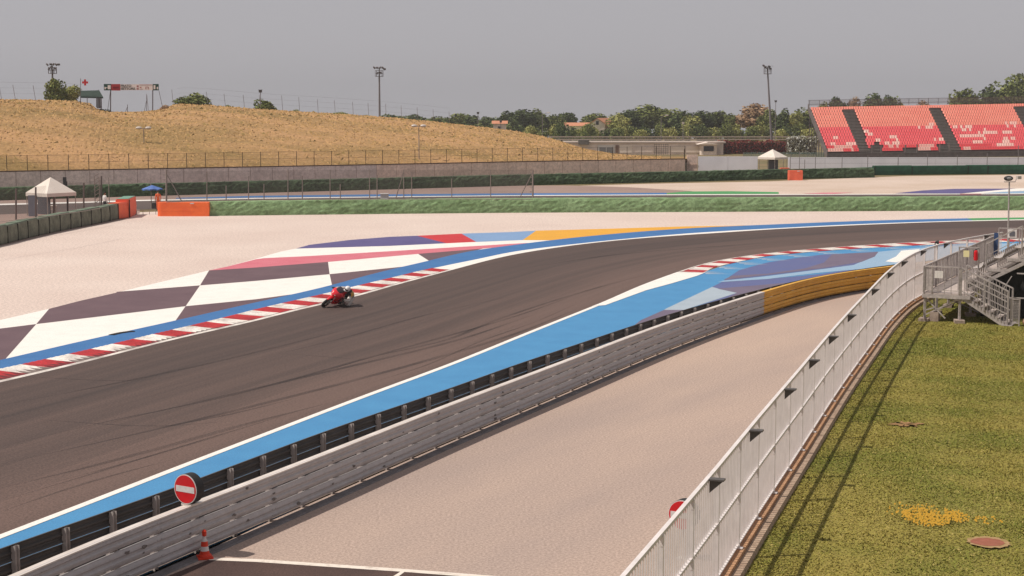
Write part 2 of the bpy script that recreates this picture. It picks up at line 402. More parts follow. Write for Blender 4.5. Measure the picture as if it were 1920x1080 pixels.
# blue band and white line
n = 360; bu = resample(BU, n); bl = resample(BL, n); e1 = resample(E1, n)
gi = min(range(n), key=lambda i: abs(PX(bu[i])[0] - 1815))
mb = MB(); ribbon(mb, setz(bu, .012)[:gi + 1], setz(bl, .012)[:gi + 1], 0); ribbon(mb, setz(bu, .012)[gi:], setz(bl, .012)[gi:], 1)
mb.build('blue_edge_band', [M_blue2, M_green], kind='structure')
i0 = min(range(n), key=lambda i: abs(PX(bl[i])[0] - 800))
mb = MB(); ribbon(mb, setz(bl, .0125)[i0:], setz(e1, .0125)[i0:]); mb.build('white_edge_line', M_white, kind='structure')

# outer kerb: serrated, red and white, perpendicular stripes
def kerb(inner, outer, period, phase, name, red=.5, tooth=.3275, rise=.10, z0=.010, dirt=.5):
    """inner = track side path, outer = far side path; both same length lists"""
    L = 0.0; mb = MB(); K2 = int(1)
    ds = .065
    n_ = int(sum((b - a).length for a, b in zip(inner, inner[1:])) / ds)
    a_ = resample(inner, n_); 
    # project the outer edge straight across from each inner point
    N = normals(a_)
    oc = outer; out2 = []; j = 0
    for p, nn in zip(a_, N):
        best = None
        for q in range(max(0, j - 40), min(len(oc) - 1, j + 60)):
            d = abs((oc[q] - p).dot(Vector((-nn.y, nn.x, 0))))
            if best is None or d < best[0]: best = (d, q)
        j = best[1]; out2.append(p + nn * ((oc[j] - p).dot(nn)))
    out2 = smooth(out2, 30)
    vs = []; fs = []; mi = []
    for i, (p, q) in enumerate(zip(a_, out2)):
        s_ = i * ds; tt = (s_ % tooth) / tooth
        hz = rise * (0.25 + .75 * (tt if tt < .8 else (1 - tt) * 4))
        dz = .16 + (.72 * tt * max(0, 1 - i / (n_ * dirt)) if dirt else 0); dz = min(dz, .84); hd_ = .012 + (hz - .012) * (dz - .12) / .73
        vs += [(p.x, p.y, z0), (*(p.lerp(q, .12)).xy, z0 + .012), (*(p.lerp(q, dz)).xy, z0 + hd_), (*(p.lerp(q, .85)).xy, z0 + hz), (q.x, q.y, z0 + .004)]
        if i:
            b = 5 * i; k = ((s_ + phase) % period) / period < red
            for c in range(4):
                fs.append((b - 5 + c, b - 4 + c, b + 1 + c, b + c)); mi.append((0 if k and c > 0 else 1) + (2 if c == 1 else 0))
    mb.v = [tuple(v) for v in vs]; mb.f = fs; mb.m = mi
    return mb.build(name, [M_kred, M_kwhite, mat('rubbered_kerb_red', S(138, 44, 48), .7, S(104, 44, 46), scale=1.5), mat('rubbered_kerb_white', S(152, 136, 128), .7, S(120, 106, 100), scale=1.5)], kind='structure')
ik = [i for i in range(n) if -300 < PX(e1[i])[0] < 850]
kerb(e1[ik[0]:ik[-1] + 1], [v for v in catmull([p for p in bl[max(0, ik[0] - 3):ik[-1] + 6]], .08)], 2.62, .9, 'outer_kerb')

# ------------------------------------------------------------------ inner side: barrier rows first (they bound the paint)
HB = 1.05
BKpx = [(-350, 1158), (-160, 1088), (0, 1027), (117, 987), (212, 956), (295, 929), (387, 893), (480, 857), (607, 809), (730, 767), (855, 725), (960, 686), (1097, 641), (1197, 607), (1310, 573), (1440, 539), (1547, 515), (1660, 497.5), (1740, 488), (1850, 478)]
NRpx = [(-350, 1238), (-160, 1158), (20, 1077), (125, 1030), (250, 982), (350, 945), (480, 897), (705, 809), (830, 760), (960, 712), (1085, 665), (1210, 617.5), (1335, 575), (1432, 545), (1510, 523), (1572, 511), (1656, 500), (1740, 490), (1850, 480)]
BK = smooth(catmull([P(x, y, HB) for x, y in BKpx], .5), 40); BK = setz(BK, 0)
NR = smooth(catmull([P(x, y, HB) for x, y in NRpx], .5), 40); NR = setz(NR, 0)

# blue run-off between the white line and the barrier, ground sheet
sheet('inner_runoff', [(-500, 1205), (0, 1000), (212, 922), (475, 821), (705, 733), (960, 635), (1135, 564), (1200, 540), (1307, 514), (1370, 494), (1440, 480), (1540, 471), (1657, 463), (1740, 459), (1880, 452), (2300, 443), (2300, 478), (1850, 490), (1740, 502), (1656, 516), (1510, 545), (1430, 572), (1210, 655), (960, 764), (705, 884), (350, 1050), (0, 1190), (-400, 1350)], .000, M_blue)
mb = MB(); mats = [M_indigo2, M_mauve, M_lblue2, M_lgrey, M_blue, M_white]
for px, mi in [
    # indigo ground of the whole field beyond the blue band
    ([(1385, 507), (1412, 499), (1440, 492), (1490, 484), (1540, 477.5), (1647, 472), (1640, 480), (1600, 497), (1440, 517), (1357, 526)], 0),
    ([(1335, 538), (1357, 527), (1440, 523), (1535, 514), (1600, 505), (1660, 510), (1500, 545), (1400, 575), (1282, 582), (1382, 549)], 0),
    ([(1647, 472), (1715, 465), (1850, 457), (2250, 448), (2250, 475), (1850, 487), (1720, 505), (1640, 515), (1600, 505), (1600, 497), (1640, 480)], 2),
    ([(1335, 538), (1382, 549), (1282, 581), (1245, 581), (1250, 578)], 3),
    ([(1245, 581), (1282, 581), (1340, 575), (1220, 620), (1150, 640), (1202, 600)], 1)]:
    polypx(mb, px, .004, mi)
mb.build('inner_painted_fields', mats, kind='structure')
mb = MB()
for px, mi in [
    ([(1560, 477), (1647, 472), (1640, 481), (1615, 491), (1540, 503), (1440, 515), (1357, 524.5), (1372, 517), (1440, 513), (1510, 503), (1545, 492)], 1),
    ([(1357, 526), (1440, 517.5), (1530, 506), (1615, 495), (1640, 490), (1640, 502), (1530, 512), (1440, 523), (1345, 529)], 2),
    ([(1345, 541), (1440, 533), (1500, 528), (1500, 545), (1400, 572), (1360, 560), (1382, 549)], 1),
    ([(1690, 470), (1725, 467), (1712, 482), (1680, 492), (1660, 490), (1680, 481)], 5)]:
    polypx(mb, px, .008, mi)
mb.build('inner_painted_swooshes', mats, kind='structure')

# white line + wedge
n2 = 340; i1 = resample(I1, n2); N = normals(i1)
def wline(p): 
    x = PX(p)[0]; return .17 if x < 1000 or x > 1420 else .17
mb = MB(); ribbon(mb, [Vector((p.x, p.y, .0085)) - q * .02 for p, q in zip(i1, N)], [Vector((p.x, p.y, .0085)) + q * .20 for p, q in zip(i1, N)])
mb.build('inner_white_line', M_white, kind='structure')
sheet('white_wedge', [(1110, 574), (1135, 564.5), (1200, 537), (1260, 515), (1300, 501), (1335, 491.5), (1345, 497), (1317, 513), (1307, 517), (1260, 531), (1212, 544), (1135, 572)], .0125, M_white)
LKpx = [(1262, 530), (1290, 520), (1317, 512), (1339, 502), (1370, 494.5), (1410, 486), (1440, 480.5), (1527, 472), (1657, 463.5), (1740, 459.5), (1880, 454), (2100, 447)]
LK = path_px(LKpx, 0, .1, 20)
ik = [i for i in range(n2) if 1268 < PX(i1[i])[0] < 2050]
kerb(i1[ik[0]:ik[-1] + 1], LK, 2.72, 2.5, 'inner_kerb', red=.46, z0=.014, dirt=0, rise=.016, tooth=.34)
# little white spikes painted on the blue beside the inner kerb
mb = MB(); sp = path_px([(1330, 512), (1370, 500), (1440, 485), (1540, 474.5), (1660, 466), (1740, 462)], .008, 3.0, 4)
for p in sp:
    for q in range(3):
        b = p + Vector((.22 * q - .2, .75 - .55 * q, 0))
        mb.add([b + Vector((-.5, .02, 0)), b + Vector((.9, -.10, 0)), b + Vector((-.45, .17, 0))], [(0, 1, 2)])
mb.build('kerb_spikes', M_white, kind='structure')

# service road, its kerb strip along the barrier, painted lines
FTpx = [(1080, 1180), (1172, 1080), (1285, 945), (1342, 882), (1395, 815), (1440, 762), (1502, 690), (1552, 630), (1590, 587), (1637, 538), (1665, 509), (1702, 481), (1727, 469), (1765, 457), (1815, 446.5), (1845, 441), (1880, 436)]
HF0, HF1 = .25, 2.35
FT = smooth(catmull([P(x, y, HF1) for x, y in FTpx], .5), 30); FT = setz(FT, 0)
NRs = [p for p in NR]
nn = 160; a = resample(NR, nn); b = resample(FT, nn)
mb = MB(); ribbon(mb, setz(a, .0), setz(b, .0)); mb.build('service_road', M_road, kind='structure')
NN = normals(NR)
mb = MB(); sweep(mb, NR, [(.17, .0), (.17, .035), (.38, .03), (.40, .0)]); mb.build('barrier_kerb', M_strip, kind='structure')
mb = MB(); sweep(mb, BK, [(-.06, 0), (-.06, .13), (.03, .13), (.03, 0)]); mb.build('barrier_footing', M_galvdark_, kind='structure')
mb = MB(); ribbon(mb, setz(BK, .03), [Vector((p.x, p.y, .03)) + q * 0 for p, q in zip(resample(NR, len(BK)), normals(BK))]); mb.build('barrier_median', M_conc, kind='structure')
sheet('dark_asphalt_patch', [(250, 1120), (310, 1082), (392, 1049), (480, 1052), (755, 1071), (905, 1083), (1150, 1102), (1150, 1300), (0, 1300)], .004, M_darkasph)
mb = MB(); polypx(mb, [(388, 1045), (480, 1048), (755, 1066.5), (905, 1078), (1150, 1096), (1150, 1101), (905, 1083.5), (755, 1072), (480, 1053.5), (392, 1050)], .008)
polypx(mb, [(752, 1071), (760, 1071), (735, 1090), (722, 1090)], .0085)
mb.build('painted_road_lines', mat('worn_white_paint', (.74, .66, .58, 1), .8, (.5, .42, .36, 1), scale=5, detail=8, lo=.5, hi=.75), kind='structure')

# lawn sheet + tufts
lawn_px = [(1100, 1190), (1385, 1080), (1440, 997), (1540, 812), (1615, 708), (1665, 638), (1727, 568), (1800, 540), (1900, 520), (2300, 500), (2500, 1200)]
FTn = normals(FT)
lb = [p + q * .32 for p, q in zip(FT, FTn)]
mb = MB(); pts = [Vector((p.x, p.y, 0)) for p in lb] + [Vector((60, 95, 0)), Vector((60, 10, 0)), Vector((4, 10, 0))]
tri = tessellate_polygon([pts]); mb.add(pts, [t if (pts[t[1]] - pts[t[0]]).cross(pts[t[2]] - pts[t[0]]).z > 0 else (t[0], t[2], t[1]) for t in tri]); mb.build('lawn', M_lawn, kind='structure')
M_gr = [mat('grass_olive', S(174, 160, 80), .9, S(142, 142, 60), scale=.22, detail=7, lo=.42, hi=.6), mat('grass_green', S(162, 154, 74), .9, S(130, 138, 56), scale=.22, detail=7, lo=.42, hi=.6), mat('grass_straw', S(206, 186, 112), .9, S(186, 170, 100), scale=1.5)]
def grass(nb, ymin, ymax):
    fx = np.array([p.x for p in lb]); fy = np.array([p.y for p in lb]); o_ = np.argsort(fy)
    y = ymin + (ymax - ymin) * RNG.random(nb) ** 1.0
    x0 = np.interp(y, fy[o_], fx[o_]); xr = y * (985 / 3000.) + 1.5
    x = x0 + RNG.random(nb) * np.maximum(0, xr - x0 + 0.0)
    keep = (x > x0 + .02) & (xr > x0); x, y = x[keep], y[keep]; nb = len(x)
    # clumps: height follows a smooth pattern
    hh = .014 + .02 * RNG.random(nb) + .008 * np.sin(x * 1.7 + y * .9) * np.sin(y * 1.3 - x * .6)
    hh = np.maximum(.012, hh); a = RNG.random(nb) * 6.283; wd = .012 + .014 * RNG.random(nb); ln = (RNG.random((nb, 2)) - .5) * .10
    V = np.zeros((nb, 3, 3)); V[:, 0, 0] = x - np.cos(a) * wd; V[:, 0, 1] = y - np.sin(a) * wd; V[:, 1, 0] = x + np.cos(a) * wd; V[:, 1, 1] = y + np.sin(a) * wd
    V[:, 2, 0] = x + ln[:, 0]; V[:, 2, 1] = y + ln[:, 1]; V[:, 2, 2] = hh
    mi = RNG.choice([0, 1, 2], nb, p=[.56, .38, .06])
    np_mesh('lawn_grass', V.reshape(-1, 3), np.arange(nb * 3).reshape(-1, 3), M_gr, mi, kind='stuff', label='short olive and green grass of the lawn right of the pale metal fence', cat='grass')
grass(230000, 24, 72)
def patch(name, cx, cy, rx, ry, z, m, seed, n=36, rag=.12):
    c = P(cx, cy, z); rr = random.Random(seed); ex = abs(P(cx + rx, cy, z).x - c.x); ey = abs(P(cx, cy - ry, z).y - c.y)
    pts = [c + Vector((ex * math.cos(t) * (1 + rr.uniform(-rag, rag)), ey * math.sin(t) * (1 + rr.uniform(-rag, rag)), 0)) for t in [2 * math.pi * i / n for i in range(n)]]
    mb = MB(); mb.add([c] + pts, [(0, 1 + i, 1 + (i + 1) % n) for i in range(n)]); return mb.build(name, m, kind='structure')
patch('bare_red_earth_rim', 1854, 1016, 39, 10.5, .042, mat('pale_earth', S(196, 160, 120), .95, S(170, 142, 92), scale=8), 3, rag=.1)
patch('bare_red_earth', 1852, 1016, 31, 7.5, .046, mat('red_earth', S(176, 108, 88), .95, S(160, 100, 78), scale=8), 4, rag=.06)
patch('bare_soil_patch', 1697, 795, 30, 4.2, .036, mat('bare_soil', S(182, 138, 98), .95, S(150, 118, 72), scale=3), 5, rag=.5)
def flowers():
    V = []; F = []; mi = []
    rr = np.random.default_rng(5)
    for (cx, cy, rx, ry, nn_) in [(1735, 976, 42, 17, 330), (1792, 974, 22, 12, 110), (1848, 982, 30, 7, 25), (1715, 970, 60, 22, 60)]:
        c = P(cx, cy, 0); ex = abs(P(cx + rx, cy, 0).x - c.x); ey = abs(P(cx, cy - ry, 0).y - c.y)
        for _ in range(nn_):
            a = rr.random() * 6.283; q = rr.random() ** .6; x = c.x + math.cos(a) * q * ex; y = c.y + math.sin(a) * q * ey; z = .05 + rr.random() * .05; s_ = .011 + .011 * rr.random()
            b = len(V); V += [(x - s_, y - s_, z), (x + s_, y - s_, z + .01 * rr.random()), (x + s_, y + s_, z + .03), (x - s_, y + s_, z + .02)]; F.append((b, b + 1, b + 2, b + 3))
    np_mesh('yellow_flowers', V, F, [mat('flower_yellow', S(206, 158, 44, .72), .7)], None, kind='stuff', label='patch of small yellow flowers in the lawn near the bare red earth', cat='flowers')
flowers()

# tyre marks on the track: thin worn rubber streaks
M_rub = bpy.data.materials.new('tyre_rubber_trace'); M_rub.use_nodes = True
_n = M_rub.node_tree.nodes; _l = M_rub.node_tree.links; _b = _n['Principled BSDF']; _b.inputs['Base Color'].default_value = (.022, .018, .018, 1); _b.inputs['Roughness'].default_value = .7
_g = _n.new('ShaderNodeNewGeometry'); _z = _n.new('ShaderNodeTexNoise'); _z.inputs['Scale'].default_value = .25; _z.inputs['Detail'].default_value = 5; _l.new(_g.outputs['Position'], _z.inputs['Vector'])
_r = _n.new('ShaderNodeMapRange'); _r.inputs[1].default_value = .3; _r.inputs[2].default_value = .75; _r.inputs[3].default_value = .08; _r.inputs[4].default_value = .42; _l.new(_z.outputs[0], _r.inputs[0]); _l.new(_r.outputs[0], _b.inputs['Alpha'])
mb = MB(); tz = .0065
for px, wd in [([(75, 787), (195, 795), (300, 802), (420, 790)], .10), ([(190, 796), (280, 775), (420, 742), (600, 700), (850, 640), (1000, 590)], .22), ([(0, 838), (200, 790), (420, 745), (700, 668), (960, 595), (1100, 545)], .18),
               ([(270, 806), (420, 780), (560, 745)], .14), ([(0, 870), (250, 815), (500, 755), (750, 690), (960, 628), (1080, 580)], .25), ([(520, 662), (600, 668), (700, 676)], .07),
               ([(680, 722), (800, 685), (900, 640), (1000, 605), (1080, 570)], .10), ([(0, 915), (150, 880), (330, 832), (480, 790), (620, 755)], .25), ([(30, 705), (160, 712), (265, 716), (380, 697)], .08),
               ([(600, 700), (700, 668), (830, 640), (930, 600), (1100, 545), (1250, 505)], .2), ([(490, 670), (620, 640), (800, 590), (960, 555)], .16), ([(100, 905), (300, 850), (560, 770)], .12), ([(0, 960), (160, 905), (330, 860)], .12),
               ([(880, 593), (960, 594), (1010, 592)], .05), ([(0, 760), (200, 722), (420, 675), (640, 620)], .2), ([(0, 940), (200, 880), (460, 800)], .1), ([(1000, 500), (1150, 478), (1300, 465), (1500, 452)], .3)]:
    pa = path_px(px, tz, 1.0, 2); NNp = normals(pa); L_ = len(pa)
    ws = [wd * min(1, i / (L_ * .25 + 1), (L_ - 1 - i) / (L_ * .25 + 1)) * .5 + .005 for i in range(L_)]
    ribbon(mb, [p - q * w_ for p, q, w_ in zip(pa, NNp, ws)], [p + q * w_ for p, q, w_ in zip(pa, NNp, ws)]); tz += .0001
mb.build('tyre_marks', M_rub, kind='structure')
mb = MB(); pa = path_px([(207, 627.5), (228, 623), (250, 620.5)], .03, .3); 
sweep(mb, pa, [(-.10, -.012), (-.06, .01), (.12, .012), (.16, -.012)], closed=True)
mb.build('rubber_strip', mat('black_rubber', (.02, .018, .018, 1), .8), label='black rubber strip lying on white paint beside the blue band', cat='debris')

sheet('apron', [(-300, 415), (0, 399), (120, 396), (262, 393), (262, 400), (230, 412), (130, 432), (0, 462), (-300, 530)], .0035, M_asph_run)
# far track beyond the near green bank
sheet('far_gravel', [(1000, 350), (1060, 349), (1200, 345), (1440, 340), (1700, 330), (2400, 322), (2400, 372), (1200, 372), (900, 372), (900, 352)], .000, M_gravel_far)
sheet('far_runoff_asphalt', [(-300, 378), (0, 374), (200, 366), (480, 354), (700, 350), (1060, 347.5), (1180, 351), (1295, 358), (1310, 361), (1310, 372), (-300, 400)], .004, M_asph_run)
sheet('far_track', [(-300, 396), (0, 384), (155, 380), (255, 376.5), (480, 372), (700, 369.5), (960, 367), (1300, 365.5), (1700, 364.5), (2400, 362), (2400, 374), (1400, 382), (700, 388), (300, 392), (0, 402), (-300, 415)], .008, M_asph2)
mb = MB()
for px, mi in [([(330, 371), (480, 367), (700, 364.5), (960, 362.5), (1250, 361.5), (1250, 364.5), (960, 366), (700, 368.3), (480, 370.5), (330, 372.5)], 0),
               ([(-300, 393), (0, 382), (155, 378.3), (255, 375), (480, 371), (700, 368.6), (960, 366), (1300, 364.3), (1700, 363.4), (2400, 361), (2400, 362), (1700, 364.5), (1300, 365.6), (960, 367.3), (700, 370), (480, 372.6), (255, 377), (155, 380.5), (0, 384.5), (-300, 396)], 1),
               ([(1250, 362), (1285, 359), (1370, 358.5), (1460, 360), (1460, 363.4), (1250, 364)], 2),
               ([(1677, 362.5), (1730, 357), (1790, 354), (1905, 353.5), (1860, 357.5), (1800, 363)], 3),
               ([(1800, 362.5), (1860, 357.5), (1905, 353.5), (1960, 352), (1960, 356), (1880, 359.5), (1840, 362.5)], 1),
               ([(1842, 362.5), (1882, 359.5), (2000, 355), (2300, 353), (2300, 360), (1900, 362.5)], 4),
               ([(1505, 362.8), (1545, 361.2), (1600, 361), (1560, 363.6)], 5), ([(1800, 363.4), (1840, 363.2), (1840, 364), (1800, 364.2)], 5)]:
    polypx(mb, px, .012 if mi != 5 else .016, mi)
mb.build('far_track_paint', [M_blue2, M_white, M_green, M_indigo, M_lblue2, M_pink], kind='structure')

# ================================================================== GUARDRAILS
M_galv = mat('weathered_galvanised', (.46, .435, .435, 1), .55, (.42, .395, .395, 1), scale=.6, detail=2, lo=.40, hi=.70, speck=.04, sscale=6)
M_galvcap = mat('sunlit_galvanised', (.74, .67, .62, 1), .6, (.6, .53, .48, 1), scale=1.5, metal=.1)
M_galvdark = mat('shaded_galvanised', (.085, .075, .07, 1), .5, (.06, .054, .05, 1), scale=.8, detail=3)  # galvanised steel with the shade of the rails' rear side put into its colour
M_post = mat('steel_post', (.50, .44, .41, 1), .6, (.34, .30, .28, 1), scale=4)
M_ochre = mat('ochre_painted_steel', (.70, .385, .055, 1), .55, (.56, .29, .045, 1), scale=1.2, detail=5, lo=.4, hi=.75, speck=.05, sscale=9)
M_bluegal = mat('bluish_galvanised', (.44, .42, .43, 1), .6, (.34, .31, .31, 1), scale=1.5, detail=8, metal=.1, speck=.1, sscale=9)
M_stain = mat('rust_stain', (.10, .085, .08, 1), .8, (.22, .19, .18, 1), scale=9)
def cut(path, x0, x1, z=HB):
    return [p for p in path if x0 <= PX((p.x, p.y, z))[0] <= x1]
WB = [(0, 0), (.012, .03), (.055, .06), (.06, .10), (.022, .135), (.022, .165), (.06, .20), (.055, .24), (.035, .285), (.034, .30), (0, .302)]
def guardrail(name, label, path, side, rails, m_rail, m_post, cap=None, spacing=1.333, off=.10, prof=None, stains=0, postw=(.10, .13), joint=True):
    t = thing(name, label, 'guardrail', (path[0].x, path[0].y, 0))
    N_ = normals(path)
    for zb in rails:
        mb = MB(); pr = [(side * (off + a_), zb + h_) for a_, h_ in (prof or WB)]
        back = [(side * (off + a_ - .006), zb + h_) for a_, h_ in (prof or WB)]
        sweep(mb, path, pr + back[::-1], closed=True, nrm=N_)
        if joint:   # overlapping joints with bolt heads every 4 m
            k = 0
            while k < len(path) - 1:
                p = path[k]; q = N_[k]
                d_ = (path[k + 1] - p).normalized(); zb2 = zb
                for dz in (.085, .215):
                    for dd in (-.06, .06):
                        c = p + q * (side * (off + .062)) + d_ * dd + Vector((0, 0, zb2 + dz)); mb.bar(c, c + q * side * .012, .02)
                k += 8
        mb.build('rail', m_rail, t)
    if cap:
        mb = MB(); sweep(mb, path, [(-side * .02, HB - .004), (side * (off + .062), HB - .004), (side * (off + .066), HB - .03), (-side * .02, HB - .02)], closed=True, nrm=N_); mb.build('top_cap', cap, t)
    pp = resample(path, max(2, int(sum((b - a).length for a, b in zip(path, path[1:])) / spacing) + 1)); PN = normals(pp)
    for p, q in zip(pp[1:-1], PN[1:-1]):
        mb = MB(); d = Vector((-q.y, q.x, 0)); c = p
        # C-section: web and two flanges, sloped top
        mb.bar(c + Vector((0, 0, -.1)), c + Vector((0, 0, HB - .03)), postw[1] - .05, .008, up=tuple(q))
        for sgn in (-1, 1):
            mb.bar(c + d * sgn * (postw[1] * .4) + Vector((0, 0, -.1)), c + d * sgn * (postw[1] * .4) + Vector((0, 0, HB - .035)), .008, postw[0], up=tuple(q))
        mb.bar(c + q * side * .02 + Vector((0, 0, HB - .055)), c + q * side * off + Vector((0, 0, HB - .055)), postw[1], .05)
        mb.build('post', m_post, t)
    if stains:
        rr = random.Random(11)
        for _ in range(stains):
            mb = MB()
            k = rr.randrange(4, len(path) - 4); p = path[k]; q = N_[k]; d = Vector((-q.y, q.x, 0)); z = rr.choice(rails) + rr.choice((.22, .2, .1, .09)); w_ = rr.uniform(.03, .10)
            c = p + q * side * (off + .0655) + Vector((0, 0, z)); pts = []
            for i in range(9):
                a_ = i * 6.283 / 9; r_ = w_ * rr.uniform(.4, 1); pts.append(c + d * math.cos(a_) * r_ * 1.3 + Vector((0, 0, math.sin(a_) * r_ * .5)))
            mb.prism(pts, q * side, -.02)
            mb.build('scuff_mark', M_stain, t)
    return t
nearL = cut(NR, -340, 1434); nearY = [nearL[-1] + (nearL[-1] - nearL[-2]) * .01] + cut(NR, 1434.01, 1850)
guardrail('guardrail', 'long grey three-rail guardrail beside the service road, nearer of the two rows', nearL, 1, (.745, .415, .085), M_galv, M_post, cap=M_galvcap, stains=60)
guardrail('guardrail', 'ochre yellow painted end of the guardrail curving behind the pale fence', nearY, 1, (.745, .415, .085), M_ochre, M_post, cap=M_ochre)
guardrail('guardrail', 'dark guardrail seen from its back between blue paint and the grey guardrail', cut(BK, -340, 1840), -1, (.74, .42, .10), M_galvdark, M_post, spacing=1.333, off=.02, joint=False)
# ================================================================== NEAR FENCE
M_fence = mat('pale_galvanised_fence', (.74, .68, .66, 1), .55, (.64, .585, .565, 1), scale=3, detail=5)
M_fdark = mat('dark_bracket_plastic', (.09, .08, .075, 1), .5)
M_plank = mat('brown_board', S(214, 166, 126), .85, S(186, 142, 108), scale=3, detail=7, speck=.15, sscale=15)
M_stone = mat('pale_kerbstone', S(206, 180, 156), .9, S(176, 148, 126), scale=6, detail=6, speck=.15, sscale=25)
fpath = FT
FN = normals(fpath)
mb = MB(); sweep(mb, fpath, [(-.10, 0), (-.10, .21), (.15, .21), (.15, 0)], closed=True); mb.build('fence_footing', M_plank, kind='structure')
mb = MB(); sweep(mb, fpath, [(.155, 0), (.155, .13), (.31, .12), (.33, -.01)], closed=True); mb.build('lawn_kerb', M_stone, kind='structure')
tf = thing('metal_fence', 'tall pale metal grille fence curving between the service road and the lawn', 'fence', (fpath[0].x, fpath[0].y, 0))
FP = 2.37
tot = sum((b - a).length for a, b in zip(fpath, fpath[1:])); npan = int(tot / FP)
pp = resample(fpath, npan + 1)
# shift so that a post stands at x ~ 1382
for i in range(npan):
    a_, b_ = pp[i], pp[i + 1]; d = (b_ - a_).normalized(); q = Vector((d.y, -d.x, 0))
    mb = MB(); nb_ = int((b_ - a_).length / .165)
    for k in range(1, nb_):
        c = a_.lerp(b_, k / nb_)
        mb.bar(c + Vector((0, 0, HF0 + .04)), c + Vector((0, 0, HF1 - .03)), .026, .016, up=tuple(d))
    mb.build('grille_panel', M_fence, tf)
    mb = MB(); mb.bar(a_ + Vector((0, 0, HF0 - .03)), a_ + Vector((0, 0, HF1)), .10, .06, up=tuple(d))
    if i % 1 == 0:
        for zz in (HF1 - .03, 1.28, HF0 + .04): mb.bar(a_ + q * .03 + Vector((0, 0, zz)), a_ + q * .03 + Vector((0, 0, zz - .16)), .05, .07, up=tuple(d))
        mb.bar(a_ + Vector((0, 0, HF0 - .02)), a_ + q * .12 + Vector((0, 0, HF0 - .02)), .14, .02)
    mb.build('post', M_fence, tf)
for zz, hh in ((HF1, .055), (1.30, .045), (HF0 + .03, .03)):
    mb = MB(); sweep(mb, pp, [(-.035, zz - hh / 2), (-.035, zz + hh / 2), (.04, zz + hh / 2), (.04, zz - hh / 2)], closed=True); mb.build('rail', M_fence, tf)
for (bx_, by_) in [(1325, 908), (1408, 812), (1471, 738), (1519, 679), (1558, 633), (1590, 595), (1633, 546), (1665, 515), (1687, 492), (1718, 473), (1765, 459), (1845, 443)]:
    c = P(bx_, by_, HF1 - .05); j = min(range(len(fpath)), key=lambda i: (fpath[i] - Vector((c.x, c.y, 0))).length); p = fpath[j]; q = FN[j]; d = Vector((-q.y, q.x, 0))
    p = Vector((p.x, p.y, HF1 - .04)); mb = MB()
    mb.prism([p + q * .05 + Vector((0, 0, .03)), p + q * .29 + Vector((0, 0, .03)), p + q * .05 + Vector((0, 0, -.19))], d, .12)
    mb.box(p + q * .16 + d * .05 + Vector((0, 0, .05)), (.30, .18, .03), math.atan2(q.y, q.x))
    mb.build('bracket', M_fdark, tf)

# ================================================================== NO-ENTRY SIGNS, CONE
M_sred = mat('sign_red', S(226, 38, 44, .75), .45, S(214, 36, 42, .75), scale=8); M_swhite = mat('sign_white', (.66, .62, .60, 1), .5, (.56, .53, .52, 1), scale=12); M_black = mat('black_plastic', (.025, .024, .024, 1), .55)
def noentry(label, c, yaw, base, r=.30):
    """drum-backed no-entry sign; yaw = turn of the face to the left"""
    t = thing('no_entry_sign', label, 'traffic sign', (c.x, c.y, base))
    nrm = Vector((-math.sin(yaw), -math.cos(yaw), 0)); u = Vector((math.cos(yaw), -math.sin(yaw), 0)); upv = Vector((0, 0, 1))
    def disc(mb, rad, a, b, n=40, mi=0): mb.cyl(c + nrm * a, c + nrm * b, rad, rad, n, mi)
    mb = MB(); disc(mb, r * 1.0, -.20, 0); mb.build('housing', M_black, t)
    mb = MB(); disc(mb, r * .985, 0, .012); mb.build('rim', M_swhite, t)
    mb = MB(); disc(mb, r * .93, .0125, .016); mb.build('face', M_sred, t)
    mb = MB(); mb.box(c + nrm * .018, (r * 1.62, .006, r * .40), -yaw); mb.build('bar', M_swhite, t)
    mb = MB(); q = c - nrm * .10; mb.cyl(Vector((q.x, q.y, base)), Vector((q.x, q.y, c.z - r * .9)), .03, n=10); mb.box((q.x, q.y, base + .02), (.26, .2, .04), -yaw); mb.build('post', M_galvcap, t)
    return t
c = P(350, 913, HB + .30)
j = min(range(len(NR)), key=lambda i: abs(PX((NR[i].x, NR[i].y, HB))[0] - 352)); pc = NR[j] + normals(NR)[j] * .07
noentry('round red no-entry sign with white bar fixed on top of the grey guardrail', Vector((pc.x, pc.y, HB + .335)), R(32), HB)
cc = PD(1279, 966, 30.6)
noentry('round red no-entry sign half hidden behind the pale metal fence', cc, R(32), 0.0)
M_corange = mat('cone_orange', S(238, 66, 36, .75), .5)
cb = P(384, 1046, 0.004)
t = thing('traffic_cone', 'orange and white traffic cone at the end of the white line beside the guardrail', 'traffic cone', cb)
mb = MB(); mb.box(cb + Vector((0, 0, .02)), (.30, .30, .04), R(20)); mb.lathe(cb + Vector((0, 0, .04)), [(.135, 0), (.12, .03), (.10, .05)], 18); mb.build('base', M_corange, t, bev=.008)
mb = MB(); mb.lathe(cb + Vector((0, 0, .09)), [(.098, 0), (.088, .06)], 18); mb.build('body', M_corange, t)
prof = [(.088, .15), (.074, .24), (.062, .34), (.036, .40), (.036, .44), (.045, .46), (.046, .54), (.02, .57)]
def seg(i0_, i1_, m, nm): mb = MB(); mb.lathe(cb, prof[i0_:i1_ + 1], 18); mb.build(nm, m, t)
seg(0, 1, M_swhite, 'reflective_band'); seg(1, 2, M_corange, 'body'); seg(2, 4, M_swhite, 'reflective_band'); seg(4, 7, M_corange, 'grip')

